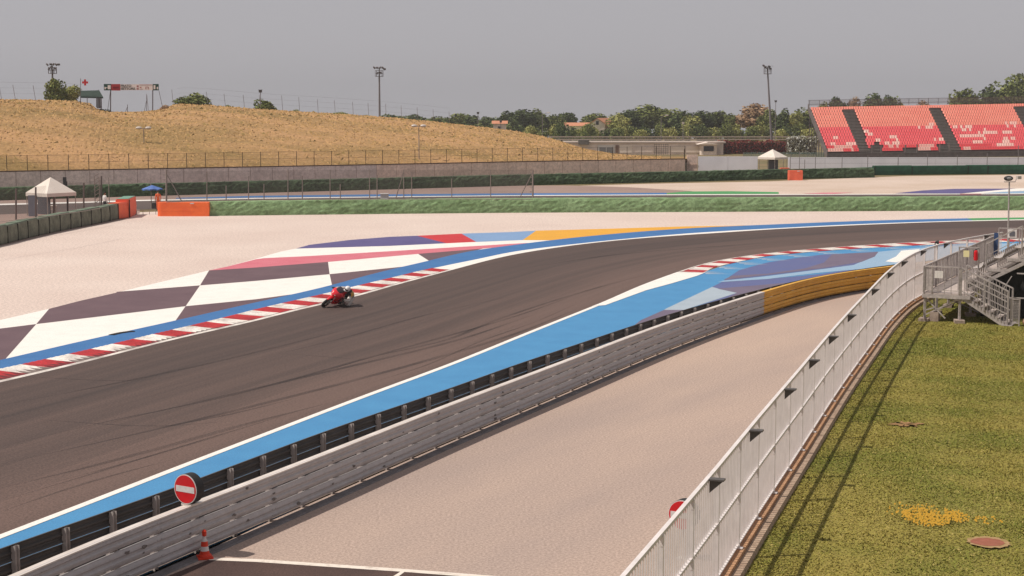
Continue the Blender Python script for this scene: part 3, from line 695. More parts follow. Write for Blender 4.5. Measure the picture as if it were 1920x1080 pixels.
# ================================================================== AIR FENCE, BANKS, TENTS (left middle distance)
M_af = mat('olive_air_fence', S(140, 140, 122), .8, S(96, 100, 84), scale=1.6, detail=7, lo=.38, hi=.7, speck=.1, sscale=9)
M_aftop = mat('air_fence_top', S(132, 146, 126), .8, S(118, 132, 112), scale=2)
M_orange = mat('orange_vinyl', (.90, .175, .045, 1), .6, (.82, .14, .04, 1), scale=1.2, detail=6, bump=.3, bscale=5)
M_redor = mat('red_orange_vinyl', (.86, .17, .085, 1), .7, (.74, .13, .07, 1), scale=1.5, detail=6)
M_teal = mat('teal_top', S(130, 172, 152), .7)
M_strap = mat('dark_seam', S(48, 46, 40), .9)
ap = catmull([P(x, y, 0) for x, y in [(-190, 504), (-90, 480), (0, 460), (60, 445), (130, 430), (190, 418), (222, 411)]], .2)
tot = sum((b - a).length for a, b in zip(ap, ap[1:])); nu = int(round(tot / 2.05)); ap = resample(ap, nu + 1); apn = normals(ap)
WORDS = ['first', 'second', 'third', 'fourth', 'fifth', 'sixth', 'seventh', 'eighth', 'ninth', 'tenth', 'eleventh', 'twelfth', 'thirteenth', 'fourteenth', 'fifteenth', 'sixteenth', 'seventeenth', 'eighteenth', 'nineteenth', 'twentieth']
def ordw(i):
    if i < 20: return WORDS[i]
    tens = {20: 'twenty', 30: 'thirty', 40: 'forty', 50: 'fifty', 60: 'sixty'}; k = i + 1
    if k % 10 == 0: return tens[k // 10 * 10][:-1] + 'ieth'
    return tens[k // 10 * 10] + '-' + WORDS[k % 10 - 1]
def cushion(name, label, a, b, thick, h, mats, group=None, cat='barrier', seam=True, hj=0.0):
    """inflated block with front face a->b (front to the right of travel)"""
    d = (b - a); L = d.length; d.normalize(); q = Vector((d.y, -d.x, 0)); t = thing(name, label, cat, (a.x, a.y, 0), group=group)
    a2 = a + d * .02; b2 = b - d * .02; pr = [(-thick, 0), (-thick, h - .05), (-thick + .08, h), (-.10, h + .02), (-.02, h - .05), (.02, h * .5), (0, .08), (-.05, 0)]
    mb = MB(); sweep(mb, [a2.lerp(b2, k / 6) + Vector((0, 0, hj * math.sin(k))) for k in range(7)], [(x_ + (0), z_) for x_, z_ in pr], closed=True, nrm=[q] * 7); mb.build('cover', mats[0], t, bev=.02)
    mb = MB(); mb.bar(a + q * -.0 + Vector((0, 0, .02)), a + q * -.0 + Vector((0, 0, h - .03)), .07, .10, up=tuple(d)); mb.build('seam', M_strap, t)
    mb = MB(); sweep(mb, [a2, b2], [(-thick + .1, h + .004), (-thick + .1, h + .03), (-.1, h + .045), (-.08, h + .02)], closed=True); mb.build('top_panel', mats[1], t)
    return t
for i in range(nu):
    cushion('air_fence_block', f'olive grey air fence block, {ordw(nu - 1 - i)} counted from the red end block', ap[i], ap[i + 1], .9, 1.18 + .03 * math.sin(i * 2.1), (M_af, M_aftop), 'olive air fence blocks along the gravel')
e0 = ap[-1]; e1_ = P(241, 408.5, 0); e2 = P(243.5, 408.5, 0); e3 = P(256, 402, 0)
cushion('air_fence_block', 'red end block of the air fence next to the olive blocks', e0, e1_, .9, 1.25, (M_redor, M_redor))
cushion('air_fence_block', 'outermost red block of the air fence with a teal top', e2, e3, 1.1, 1.5, (M_redor, M_teal))
# orange block on the gravel
def roundbox(name, label, x0, x1, y, h, dep, m, rl=.4):
    a = P(x0, y, 0); b = P(x1, y, 0); L = (b - a).length; t = thing(name, label, 'barrier', (a.x, a.y, 0))
    pts = []
    for k in range(7): t_ = math.pi / 2 * k / 6; pts.append(a + Vector((rl - rl * math.cos(t_) , rl - rl * math.sin(t_) , 0)))
    pts += [b, b + Vector((0, dep, 0)), a + Vector((rl, dep, 0)), a + Vector((0, dep - rl, 0))]
    for z0_, z1_, s_, nm in ((0, h * .34, 0, 'lower_band'), (h * .345, h * .67, .015, 'middle_band'), (h * .675, h, -.01, 'upper_band')):
        mb = MB(); c_ = sum(pts, Vector()) / len(pts); mb.prism([c_ + (p - c_) * (1 + s_ * .3) + Vector((0, 0, z0_ + .001)) for p in pts], (0, 0, 1), z1_ - z0_); mb.build(nm, m, t, bev=.04)
    mb = MB(); mb.box(a.lerp(b, .68) + Vector((0, -.03, h * .93)), (.3, .05, .09)); mb.build('strap', M_swhite, t)
    return t
roundbox('orange_block', 'bright orange rounded crash block at the left end of the green bank', 294, 392, 405.5, 1.13, 1.0, M_orange)
roundbox('orange_block', 'small orange crash block beside the right-hand white tent', 1479, 1505, 338.2, 1.2, 1.0, M_redor, rl=.1)
mb = MB(); a = P(1471, 333, 0); mb.box(a + Vector((0, 0, .62)), (1.1, .8, 1.24)); mb.build('orange_beam', M_redor, label='orange block peeping over the dark bank left of the small orange crash block', cat='barrier')

# green tyre banks under shaggy green netting
def bank(name, label, pxs, h, dep, mats, seedv, lump=.035, cat='barrier', step=.35):
    pa = catmull([P(x, y, 0) for x, y in pxs], step); N_ = normals(pa); rr = np.random.default_rng(seedv)
    K3 = 12; prof = []
    for j in range(K3 + 1):
        t_ = j / K3
        if t_ < .5: prof.append((.0 - .25 * (t_ * 2) ** 2, h * (t_ * 2)))
        elif t_ < .75: prof.append((-.25 - (t_ - .5) * 4 * (dep - .4), h * (1 + .03 * math.sin((t_ - .5) * 12))))
        else: prof.append((-dep + .15 * (1 - (t_ - .75) * 4), h * (1 - (t_ - .75) * 4)))
    vs = []; fs = []
    n_ = len(pa); low = np.cumsum(rr.normal(0, 1, (n_ + 40, K3 + 1)) * .5, 0); low = low[20:20 + n_] - np.array([low[max(0, i):i + 40].mean(0) for i in range(n_)])
    for i, (p, q) in enumerate(zip(pa, N_)):
        for j, (a_, z_) in enumerate(prof):
            jx = rr.normal(0, lump) * .5 + low[i, j] * lump * .35; edge = 0 if z_ < .02 else 1
            vs.append(p + q * (a_ + jx * (1 if edge else .6)) + Vector((0, 0, max(0, z_ + jx * edge * .7))))
    k = K3 + 1
    for i in range(n_ - 1):
        for j in range(K3): fs.append((i * k + j, i * k + j + 1, (i + 1) * k + j + 1, (i + 1) * k + j))
    fs += [tuple(range(k)), tuple(range((n_ - 1) * k + k - 1, (n_ - 1) * k - 1, -1))]
    mb = MB(); mb.add(vs, fs); 
    return mb.build(name, mats, label=label, cat=cat)
M_net = mat('green_netting', S(150, 178, 130), .95, S(124, 152, 104), scale=.55, detail=8, lo=.36, hi=.68, speck=.16, sscale=4)
M_netd = mat('dark_green_netting', S(88, 108, 78), .95, S(64, 84, 58), scale=.6, detail=8, lo=.38, hi=.66, speck=.25, sscale=3)
bank('tyre_bank', 'long light green netted tyre bank along the top of the gravel trap', [(393, 405), (600, 402.5), (960, 399), (1300, 397.5), (1700, 395.5), (2100, 393.5), (2300, 393)], 1.14, 2.0, M_net, 3)
bank('tyre_bank', 'dark green netted tyre bank below the long concrete wall', [(-300, 384), (0, 376), (200, 370), (480, 362), (700, 356), (1000, 347.5), (1200, 343), (1440, 337), (1640, 333)], 1.2, 1.6, M_netd, 4, lump=.045)
M_dgreen = mat('dark_green_vinyl', S(50, 104, 76), .7, S(38, 84, 62), scale=1.4, detail=7, speck=.1, sscale=4)
gp = [(1604, 330), (1640, 328.5), (1710, 328), (1815, 327), (1852, 326.8), (1925, 326.5), (2010, 326.2)]
for i in range(len(gp) - 1):
    a = P(*gp[i], 0); b = P(*gp[i + 1], 0)
    cushion('green_barrier_block', ['short low dark green barrier block at the left end of its row', 'dark green barrier block right after the short end one', 'long dark green barrier block below the second grandstand section', 'short dark green barrier block between two longer ones', 'dark green barrier block behind the lamp post at the right edge', 'dark green barrier block cut by the right edge'][i], a, b, 1.0, [1.0, 1.2, 1.15, 1.2, 1.2, 1.2][i], (M_dgreen, M_dgreen), 'dark green barrier blocks across the far gravel')

# ------------------------------------------------------------------ concrete wall, hill
M_wall = mat('stained_concrete_wall', (.76, .64, .60, 1), .9, (.60, .50, .47, 1), scale=.5, detail=9, lo=.35, hi=.7, speck=.1, sscale=3)
M_wallr = mat('warm_concrete_wall', (.86, .66, .56, 1), .9, (.68, .52, .44, 1), scale=.5, detail=9, lo=.35, hi=.7, speck=.1, sscale=3)
M_coping = mat('dark_coping', S(96, 70, 58), .9)
HW = 2.45
wpx = [(-300, 331), (0, 322.5), (240, 318), (480, 313.5), (720, 309), (960, 304), (1130, 301), (1285, 298.5)]
WL = setz(catmull([P(x, y, HW) for x, y in wpx], 1.0), 0); WN = normals(WL)
tw = thing('retaining_wall', 'long stained concrete retaining wall at the foot of the dry hill', 'wall', (WL[0].x, WL[0].y, 0))
pan = resample(WL, 41)
for a, b in zip(pan, pan[1:]):
    mb = MB(); d = (b - a).normalized(); mb_a = a + d * .02; mb_b = b - d * .02
    sweep(mb, [mb_a, mb_b], [(-.3, 0), (-.3, HW), (0, HW), (0, 0)], closed=True); mb.build('wall_panel', M_wallr if PX((a.x, a.y, 1))[0] > 700 else M_wall, tw)
mb = MB(); sweep(mb, WL, [(-.4, HW + .003), (-.4, HW + .09), (.05, HW + .09), (.05, HW + .003)], closed=True); mb.build('coping', M_coping, tw)
M_wire = mesh_mat('fine_wire_mesh', S(170, 140, 110), .10)
M_rust = mat('rusty_dark_post', S(84, 66, 50), .8)
def postfence(name, label, path, spacing, h, z0, mpost, mmesh=None, r=.035, rails=(1.0,), parts=True, mrail=None, lean=None):
    t = thing(name, label, 'fence', (path[0].x, path[0].y, z0)); L_ = sum((b - a).length for a, b in zip(path, path[1:])); pp_ = resample(path, max(2, int(L_ / spacing) + 1))
    for i, p in enumerate(pp_):
        zz = z0 if not callable(z0) else z0(p)
        ln = Vector((random.uniform(-1, 1) * lean, 0, 0)) if lean else Vector()
        mb = MB(); mb.cyl(Vector((p.x, p.y, zz)), Vector((p.x, p.y, zz + h)) + ln, r, n=6); mb.build('post', mpost, t)
    for k in rails:
        mb = MB(); pts_ = [Vector((p.x, p.y, (z0(p) if callable(z0) else z0) + h * k)) for p in pp_]
        for a, b in zip(pts_, pts_[1:]): mb.bar(a, b, .022)
        mb.build('wire', mrail or mpost, t)
    if mmesh:
        mb = MB(); ribbon(mb, [Vector((p.x, p.y, z0 + .05)) for p in pp_], [Vector((p.x, p.y, z0 + h - .03)) for p in pp_]); mb.build('wire_mesh', mmesh, t)
    return t
postfence('wall_fence', 'rusty post fence standing on top of the long concrete wall', [p - q * .15 for p, q in zip(WL, WN)], 2.02, 1.55, HW + .09, M_rust, M_wire, r=.035, rails=(.97, .5))

crest = [(-400, 184), (-200, 186), (0, 187), (60, 187.5), (85, 188), (125, 189), (150, 190), (170, 194), (183, 205), (210, 212.5), (260, 211.5), (292, 208.5), (312, 203), (328, 197), (345, 195), (400, 198), (480, 205), (560, 209.5), (640, 214), (712, 219), (800, 227), (880, 236), (960, 245), (1020, 256), (1060, 268), (1100, 281), (1150, 290), (1220, 293.5), (1300, 294)]
M_hill = mat('dry_grass_hill', S(203, 158, 110), .95, S(160, 130, 80), scale=.12, detail=12, lo=.41, hi=.60, speck=.12, sscale=2.4, stretch=(0, 3.0, 1), bump=.12, bscale=1.5)
_cx = np.arange(-400, 1301, 10.0); _cy = np.interp(_cx, [c_[0] for c_ in crest], [c_[1] for c_ in crest])
_ker = np.exp(-.5 * (np.arange(-24, 25) / 9.0) ** 2); _ker /= _ker.sum(); _cs = np.convolve(np.pad(_cy, 24, mode='edge'), _ker, mode='valid')
def zsoft(x, dc): return PD(x, float(np.interp(x, _cx, _cs)), dc).z
def hz(x, t_, zc, zs): k = t_ ** 3; return HW + .02 + ((zs * (1 - k) + zc * k) - HW - .02) * math.sin(t_ * math.pi / 2) ** .85 + .08 * math.sin(x * .013 + t_ * 9) * math.sin(t_ * math.pi)
def hill():
    xs = np.concatenate([np.arange(-400, 120, 16), np.arange(120, 350, 4), np.arange(350, 1301, 14)]); cx = np.array([c_[0] for c_ in crest]); cy = np.array([c_[1] for c_ in crest])
    wx = np.array([PX((p.x, p.y, HW))[0] for p in WL]); wd = np.array([p.y for p in WL]); rr = np.random.default_rng(8)
    rows = 34; vs = []; fs = []
    nse = rr.normal(0, 1, (len(xs), rows + 9))
    for i, x in enumerate(xs):
        dw = float(np.interp(x, wx, wd)) + .35; yc = float(np.interp(x, cx, cy)); dc = float(np.interp(x, [-400, 0, 700, 1000, 1150, 1300], [196, 202, 228, 236, 232, 232]))
        top = PD(x, yc, dc); zc = top.z; z0 = HW + .02
        for j in range(rows + 1):
            t_ = j / rows; d_ = dw + (dc - dw) * t_; prof = math.sin(t_ * math.pi / 2) ** .85
            bump_ = nse[i, j] * .02 * (t_ > .03)
            p = PD(x, 300, d_); vs.append((p.x, d_, hz(x, t_, zc, zsoft(x, dc)) + bump_ * (1 if j < rows else .5)))
        for j in range(1, 9):
            t_ = j / 8; d_ = dc + 40 * t_; p = PD(x, 300, d_); vs.append((p.x, d_, zc * (1 - t_ ** 1.5) - .3 * (t_ ** 1.5) - .5 * t_))
    k = rows + 9
    for i in range(len(xs) - 1):
        for j in range(k - 1): fs.append((i * k + j, (i + 1) * k + j, (i + 1) * k + j + 1, i * k + j + 1))
    mb = MB(); mb.add(vs, fs); return mb.build('hill', M_hill, kind='structure')
hill()
def crest_at(x):
    dc = float(np.interp(x, [-400, 0, 700, 1000, 1150, 1300], [196, 202, 228, 236, 232, 232])); y = float(np.interp(x, [c_[0] for c_ in crest], [c_[1] for c_ in crest])); return PD(x, y, dc)
# dry grass tufts and small weeds over the hill face
def hill_tufts():
    rr = np.random.default_rng(12); xs = rr.random(26000) * 1500 - 260; V = []; F = []; mi = []
    wx = np.array([PX((p.x, p.y, HW))[0] for p in WL]); wd = np.array([p.y for p in WL])
    for x in xs:
        t_ = rr.random(); dw = float(np.interp(x, wx, wd)) + .5; c_ = crest_at(x); d_ = dw + (c_.y - dw) * t_; z = hz(x, t_, c_.z, zsoft(x, c_.y)); p = PD(x, 300, d_)
        big = rr.random() < .03; h_ = (.06 + .10 * rr.random()) * (1.6 if big else 1); w_ = h_ * (.8 + 1.4 * rr.random())
        a_ = rr.random() * 3.14; b = len(V); dx, dy = math.cos(a_) * w_, math.sin(a_) * w_
        V += [(p.x - dx, d_ - dy - .02, z - .02), (p.x + dx, d_ + dy - .02, z - .02), (p.x + .3 * dx * (rr.random() - .5), d_ + h_ * 1.2, z + h_)]; F.append((b, b + 1, b + 2)); mi.append(2 if big else int(rr.random() < .4))
    np_mesh('hill_grass', V, F, [mat('straw_tuft', S(210, 168, 114), .9), mat('ochre_tuft', S(188, 148, 92), .9), mat('weed_green', S(156, 130, 76), .9)], mi, kind='stuff', label='dry straw-coloured grass and weeds covering the hill', cat='grass')
hill_tufts()

# fence along the hill crest, thin tall posts
tcf = thing('crest_fence', 'thin tall wire fence running along the crest of the dry hill', 'fence', crest_at(0))
M_thin = mat('thin_grey_post', S(150, 140, 142), .7)
for x, yt in [(-40, 158), (-2, 158), (24, 159), (62, 160), (185, 168), (275, 176), (322, 168), (387, 172), (420, 176), (456, 178), (486, 178), (528, 179), (560, 182), (595, 186), (627, 188), (661, 191), (690, 193), (723, 195), (752, 198), (782, 201), (812, 205), (842, 209)]:
    a = crest_at(x) + Vector((0, 1.2, -.3)); b = PD(x, yt, a.y); mb = MB(); mb.cyl(a, b, .03, n=6); mb.build('post', M_thin, tcf)
mb = MB()
for x0, x1 in ((-40, 150), (330, 845)):
    xs_ = np.linspace(x0, x1, 40)
    for hh in (.8, 1.5, 2.2):
        for a_, b_ in zip(xs_, xs_[1:]): mb.bar(crest_at(a_) + Vector((0, 1.2, hh)), crest_at(b_) + Vector((0, 1.2, hh)), .012)
mb.build('wire', M_thin, tcf)

# ================================================================== FOLIAGE
def leafmat(n_, a, b): return mat(n_, a, .8, b, scale=.5, detail=4)
LEAF = {'dark': [leafmat('leaf_dark_a', S(67, 79, 43), S(82, 95, 51)), leafmat('leaf_dark_b', S(95, 108, 57), S(77, 90, 49)), leafmat('leaf_dark_c', S(128, 140, 77), S(108, 118, 63))],
        'mid': [leafmat('leaf_mid_a', S(92, 100, 49), S(110, 118, 59)), leafmat('leaf_mid_b', S(126, 134, 69), S(108, 118, 61)), leafmat('leaf_mid_c', S(168, 171, 98), S(142, 147, 82))],
        'pale': [leafmat('leaf_pale_a', S(134, 136, 71), S(152, 155, 79)), leafmat('leaf_pale_b', S(173, 173, 95), S(155, 155, 85)), leafmat('leaf_pale_c', S(207, 204, 126), S(189, 183, 108))],
        'brown': [leafmat('leaf_brown_a', S(165, 134, 100), S(144, 118, 87)), leafmat('leaf_brown_b', S(201, 165, 128), S(181, 147, 114)), leafmat('leaf_brown_c', S(240, 199, 160), S(220, 183, 144))],
        'red': [leafmat('leaf_red_a', S(134, 51, 49), S(108, 43, 43)), leafmat('leaf_red_b', S(181, 79, 71), S(160, 67, 61)), leafmat('leaf_red_c', S(124, 85, 59), S(142, 95, 67))],
        'blossom': [leafmat('leaf_blossom_a', S(155, 144, 100), S(128, 124, 79)), leafmat('leaf_blossom_b', S(245, 245, 238), S(245, 245, 222)), leafmat('leaf_blossom_c', S(245, 245, 245), S(245, 245, 238))]}
M_bark = mat('bark', S(96, 80, 66), .9, S(74, 60, 50), scale=3)
def crown_mesh(seed, rx, rz, nleaf=1700, leaf=.30, clumps=14, flat=1.0, base=0.0, ragged=.35):
    rr = np.random.default_rng(seed); cl = []
    for k in range(clumps):
        u = rr.normal(0, 1, 3); u /= np.linalg.norm(u); r_ = rr.random() ** .4
        c = np.array([u[0] * rx * .62 * r_, u[1] * rx * .62 * r_, u[2] * rz * .62 * r_]); cl.append((c, (.30 + ragged * rr.random()) * np.array([rx, rx, rz * 1.05])))
    V = np.zeros((nleaf, 4, 3)); mi = np.zeros(nleaf, int)
    for i in range(nleaf):
        c, r = cl[rr.integers(len(cl))]; u = rr.normal(0, 1, 3); u /= np.linalg.norm(u); p = c + u * r * (.72 + .36 * rr.random())
        if p[2] < -rz * .8: p[2] = -rz * .8 + rr.random() * .2
        n_ = u + rr.normal(0, .7, 3); n_ /= np.linalg.norm(n_); a = np.cross(n_, [0, 0, 1.]); a /= np.linalg.norm(a) + 1e-6; b = np.cross(n_, a); s_ = leaf * (.6 + .8 * rr.random()); s2 = s_ * (.5 + .4 * rr.random())
        V[i] = [p - a * s_, p - b * s2, p + a * s_, p + b * s2]
        mi[i] = min(2, max(0, int(rr.normal(.9 + .5 * (hash((round(c[0], 2), round(c[1], 2))) % 3 - 1), .6) + .5)))
    V[:, :, 2] = np.where(V[:, :, 2] < -rz, -rz, V[:, :, 2]) * flat
    return V.reshape(-1, 3), np.arange(nleaf * 4).reshape(-1, 4), mi
PROTO = {}
def tree_proto(kind, seed, shape):
    key = (kind, seed, shape)
    if key in PROTO: return PROTO[key]
    rx, rz, hb = {'round': (3.6, 3.4, 3.0), 'tall': (2.2, 4.2, 2.2), 'pine': (4.2, 1.9, 4.2), 'bush': (2.2, 1.5, .3), 'small': (2.6, 2.4, 1.6)}[shape]
    V, F, mi = crown_mesh(seed, rx, rz, nleaf={'round': 3000, 'tall': 2400, 'pine': 2300, 'bush': 1600, 'small': 2200}[shape], leaf={'bush': .17, 'small': .22}.get(shape, .32), clumps={'round': 16, 'tall': 12, 'pine': 14, 'bush': 9, 'small': 10}[shape])
    V[:, 2] += hb + rz; me = bpy.data.meshes.new('crown'); me.from_pydata(V.tolist(), [], F.tolist()); [me.materials.append(m) for m in LEAF[kind]]; me.polygons.foreach_set('material_index', mi.astype(np.int32)); me.update()
    mb = MB(); rr = random.Random(seed); th = hb + rz
    mb.cyl((0, 0, -.2), (0, 0, th * .6), .22, .14, 7); mb.cyl((0, 0, th * .6), (.1, .05, th * 1.2), .14, .05, 6)
    for k in range(5):
        a = k * 1.26 + rr.random(); z = th * rr.uniform(.4, .75); mb.cyl((0, 0, z), (math.cos(a) * rx * .6, math.sin(a) * rx * .6, z + rz * .6), .08, .03, 5)
    me2 = bpy.data.meshes.new('trunk'); me2.from_pydata(mb.v, [], mb.f); me2.materials.append(M_bark); me2.update()
    PROTO[key] = (me, me2, rx, hb + 2 * rz); return PROTO[key]
def tree(name, label, x, ytop, wpx, d, kind='mid', seed=1, shape='round', group=None, zb=0.0, cat='tree'):
    me, me2, rx, hh = tree_proto(kind, seed, shape); base = PD(x, 300, d); base.z = zb; top = PD(x, ytop, d).z; sz = (top - zb) / hh; sx = (wpx / (FPX / d)) / (2 * rx)
    t = thing(name, label, cat, base, rz=random.uniform(0, 6.28), group=group); t.scale = (sx, sx, sz)
    for nm, m in (('crown', me), ('trunk', me2)):
        o = bpy.data.objects.new(nm, m); COL.objects.link(o); o.parent = t
    return t
# shrubs on the hill
c_ = crest_at(115); tree('hill_tree', 'dark bushy tree on the hill crest below the left floodlight mast', 110, 143, 44, c_.y + 3, 'mid', 21, 'round', zb=c_.z - 3.0)
c_ = crest_at(135); tree('hill_shrub', 'rounded shrub between the dark hill tree and the green canopy', 136, 158, 40, c_.y + 4, 'pale', 22, 'small', zb=c_.z - 1.2)
c_ = crest_at(362); tree('hill_shrub', 'dome-shaped shrub on the crest right of the banner gantry', 363, 172, 66, c_.y + 2, 'mid', 23, 'small', zb=c_.z - 2.2)
c_ = crest_at(497); tree('hill_shrub', 'low dark shrub on the crest under a small lamp', 497, 183, 54, c_.y + 2, 'mid', 24, 'small', zb=c_.z - 1.9)
for i, (x, y, w_) in enumerate([(557, 205, 20), (640, 209.5, 38), (690, 215, 26), (430, 195, 16)]):
    c_ = crest_at(x); tree('hill_weed', ['small green weed clump on the crest right of the small lamp', 'long green weed clump halfway along the crest', 'green weed clump on the crest just left of the tall mast', 'tiny green weed clump on the crest between the two shrubs'][i], x, y, w_, c_.y + .5, 'pale', 30 + i, 'bush', zb=c_.z - .7, cat='plant')
c_ = crest_at(178)
tree('hill_shrub', 'dark low scrub mound under the green canopy on the hill', 165, 200, 44, c_.y - 6, 'dark', 25, 'bush', zb=PD(165, 216, c_.y - 6).z - .3)
tree('hill_shrub', 'dark scrub at the left foot of the banner gantry', 196, 203, 28, c_.y - 6, 'dark', 26, 'bush', zb=PD(196, 216, c_.y - 6).z - .2)
tree('hill_shrub', 'dry brown scrub at the right stay of the banner gantry', 313, 197, 24, crest_at(313).y - 3, 'brown', 27, 'bush', zb=PD(313, 212, crest_at(313).y - 3).z - .2)
# tree line
TL = [(735, 214, 44, 430, 'dark', 'pine'), (757, 217, 30, 440, 'mid', 'pine'), (783, 215.5, 36, 440, 'dark', 'pine'), (812, 217, 44, 440, 'mid', 'pine'), (838, 220, 30, 430, 'dark', 'pine'), (860, 212.5, 40, 440, 'mid', 'pine'), (890, 217, 40, 430, 'dark', 'round'), (915, 217, 34, 450, 'dark', 'round'), (938, 216, 36, 440, 'dark', 'round'), (962, 208, 36, 430, 'dark', 'round'),
      (985, 206, 52, 420, 'dark', 'round'), (1012, 201, 30, 430, 'mid', 'tall'), (1035, 214, 40, 430, 'mid', 'round'), (1066, 211, 38, 450, 'dark', 'pine'), (1115, 213.5, 48, 460, 'mid', 'pine'), (1092, 224, 34, 420, 'mid', 'round'),
      (1163, 211, 40, 400, 'pale', 'round'), (1186, 206, 48, 405, 'dark', 'round'), (1212, 197, 56, 410, 'mid', 'round'), (1248, 200, 60, 415, 'mid', 'round'), (1276, 207, 46, 405, 'dark', 'round'), (1293, 217, 34, 400, 'pale', 'round'), (1316, 208.5, 42, 410, 'dark', 'round'), (1343, 206, 46, 415, 'mid', 'round'), (1368, 212, 36, 405, 'mid', 'round'),
      (1407, 194.5, 66, 400, 'brown', 'round'), (1438, 206, 34, 395, 'mid', 'round'), (1465, 200, 24, 390, 'dark', 'tall'), (1487, 209, 36, 395, 'pale', 'round'), (1511, 202, 38, 400, 'mid', 'round'), (1535, 206, 30, 400, 'mid', 'round'),
      (1572, 179, 34, 420, 'dark', 'round'), (1545, 190, 34, 420, 'mid', 'round'), (1602, 182, 24, 430, 'brown', 'round'), (1636, 176, 38, 430, 'dark', 'round'), (1665, 175.5, 32, 430, 'dark', 'round'), (1690, 191, 26, 430, 'pale', 'round'), (1726, 188.5, 26, 430, 'brown', 'round'),
      (1784, 184, 34, 420, 'mid', 'round'), (1808, 163, 48, 420, 'mid', 'round'), (1850, 165, 50, 420, 'dark', 'round'), (1876, 154, 52, 425, 'mid', 'round'), (1914, 140, 62, 430, 'mid', 'round'), (1960, 142, 60, 430, 'dark', 'round'), (2010, 150, 60, 430, 'mid', 'round')]
nth = {}
desc = {('dark', 'pine'): 'dark flat-topped pine', ('mid', 'pine'): 'grey-green flat-topped pine', ('dark', 'round'): 'dark green rounded tree', ('mid', 'round'): 'mid green rounded tree', ('pale', 'round'): 'pale olive tree', ('mid', 'tall'): 'slender pointed tree', ('dark', 'tall'): 'slender dark poplar', ('brown', 'round'): 'brownish bare-looking tree'}
def where(x):
    if x < 970: return 'above the right slope of the hill'
    if x < 1140: return 'around the orange-roofed houses'
    if x < 1300: return 'behind the left half of the low pale building'
    if x < 1390: return 'behind the right half of the low pale building'
    if x < 1540: return 'around the tall right mast'
    if x < 1760: return 'behind the left part of the red grandstand'
    return 'behind the right part of the red grandstand'
for i, (x, y, w_, d, kd, sh) in enumerate(TL):
    k = (kd, sh, where(x)); nth[k] = nth.get(k, 0) + 1
    tree('background_tree', f'{ordw(nth[k] - 1)} {desc[(kd, sh)]} {where(x)}', x, y, w_ * 1.3, d, kd, 40 + i % 4, sh, 'trees on the horizon')
# lower scrub in front of the tree line
for i, x in enumerate(range(1000, 1545, 17)):
    kd = ['pale', 'mid', 'pale', 'dark', 'mid'][i % 5]
    tree('background_bush', f'{ordw(i)} low bush from the left in the scrub above the double rail', x + random.uniform(-5, 5), 236 + 6 * math.sin(i * 1.7), 34, 372 + (i % 3) * 6, kd, 60 + i % 3, 'bush', 'scrub in front of the tree line', cat='bush')
for i, x in enumerate(range(730, 1000, 24)):
    tree('background_bush', f'{ordw(i)} low bush from the left between the hill slope and the pines', x, 226 + i * .9, 40, 400, ['dark', 'mid'][i % 2], 60 + i % 3, 'bush', 'scrub under the pines', cat='bush')

# ================================================================== BUILDINGS FAR
M_plaster = mat('pale_plaster', (.82, .70, .60, 1), .9, (.66, .56, .49, 1), scale=.6, detail=7, speck=.08, sscale=3)
M_roof = mat('terracotta_roof', S(232, 160, 124), .9, S(214, 146, 112), scale=2)
M_glass = mat('dark_glass', (.05, .05, .055, 1), .2)
M_white2 = mat('white_frame', (.7, .66, .62, 1), .6)
def house(label, x0, x1, yeave, yridge, d, ridge_x, depth=8, wall=True):
    a = PD(x0, yeave, d); b = PD(x1, yeave, d); ze = a.z; zr = PD(x0, yridge, d).z; t = thing('house', label, 'house', ((a.x + b.x) / 2, d, 0)); W = b.x - a.x
    mb = MB()
    if ridge_x:  # gable end towards us at the left part, roof slope to the right
        g = PD(ridge_x, yridge, d); gx = g.x; L2 = a.x; R2 = gx + (gx - a.x)
        mb.prism([Vector((L2, d, 0)), Vector((R2, d, 0)), Vector((R2, d, ze)), Vector((gx, d, zr)), Vector((L2, d, ze))], (.35, .94, 0), depth + .1); mb.build('wall', M_plaster, t)
        mb = MB(); ax = Vector((.75, .66, 0)).normalized() * (depth + 2)
        for s_ in (L2 - .4, R2 + .4):
            q = [Vector((gx, d - .3, zr + .15)), Vector((s_, d - .3, ze - .15)), Vector((s_, d - .3, ze - .32)), Vector((gx, d - .3, zr - .02))]
            mb.prism(q, (.35, .94, 0), depth + .8)
        mb.build('roof', M_roof, t)
        mb = MB(); mb.box((gx, d - .04, ze + .2), (.7, .1, .9)); mb.build('window', M_glass, t)
    else:
        mb.box(((a.x + b.x) / 2, d + depth / 2, ze / 2), (W, depth, ze)); mb.build('wall', M_plaster, t)
        mb = MB(); mb.prism([Vector((a.x - .4, d - .5, ze + .01)), Vector((a.x - .4, d + depth + .5, ze + .01)), Vector((a.x - .4, d + depth / 2, zr))], (1, 0, 0), W + .8); mb.build('roof', M_roof, t)
        for k in range(max(1, int(W / 3))):
            mb = MB(); mb.box((a.x + 1.5 + k * 3, d - .03, ze - 1.2), (.8, .08, 1.1)); mb.build('window', M_glass, t)
    return t
house('pale gabled house with a terracotta roof among the trees', 1105, 1145, 232, 222.5, 402, 1120, 9)
house('long low house with an orange roof left of the gabled house', 1062, 1104, 236, 230, 408, None, 8)
house('small distant pair of orange roofs right of the hill crest', 925, 949, 232, 226.5, 392, None, 6)

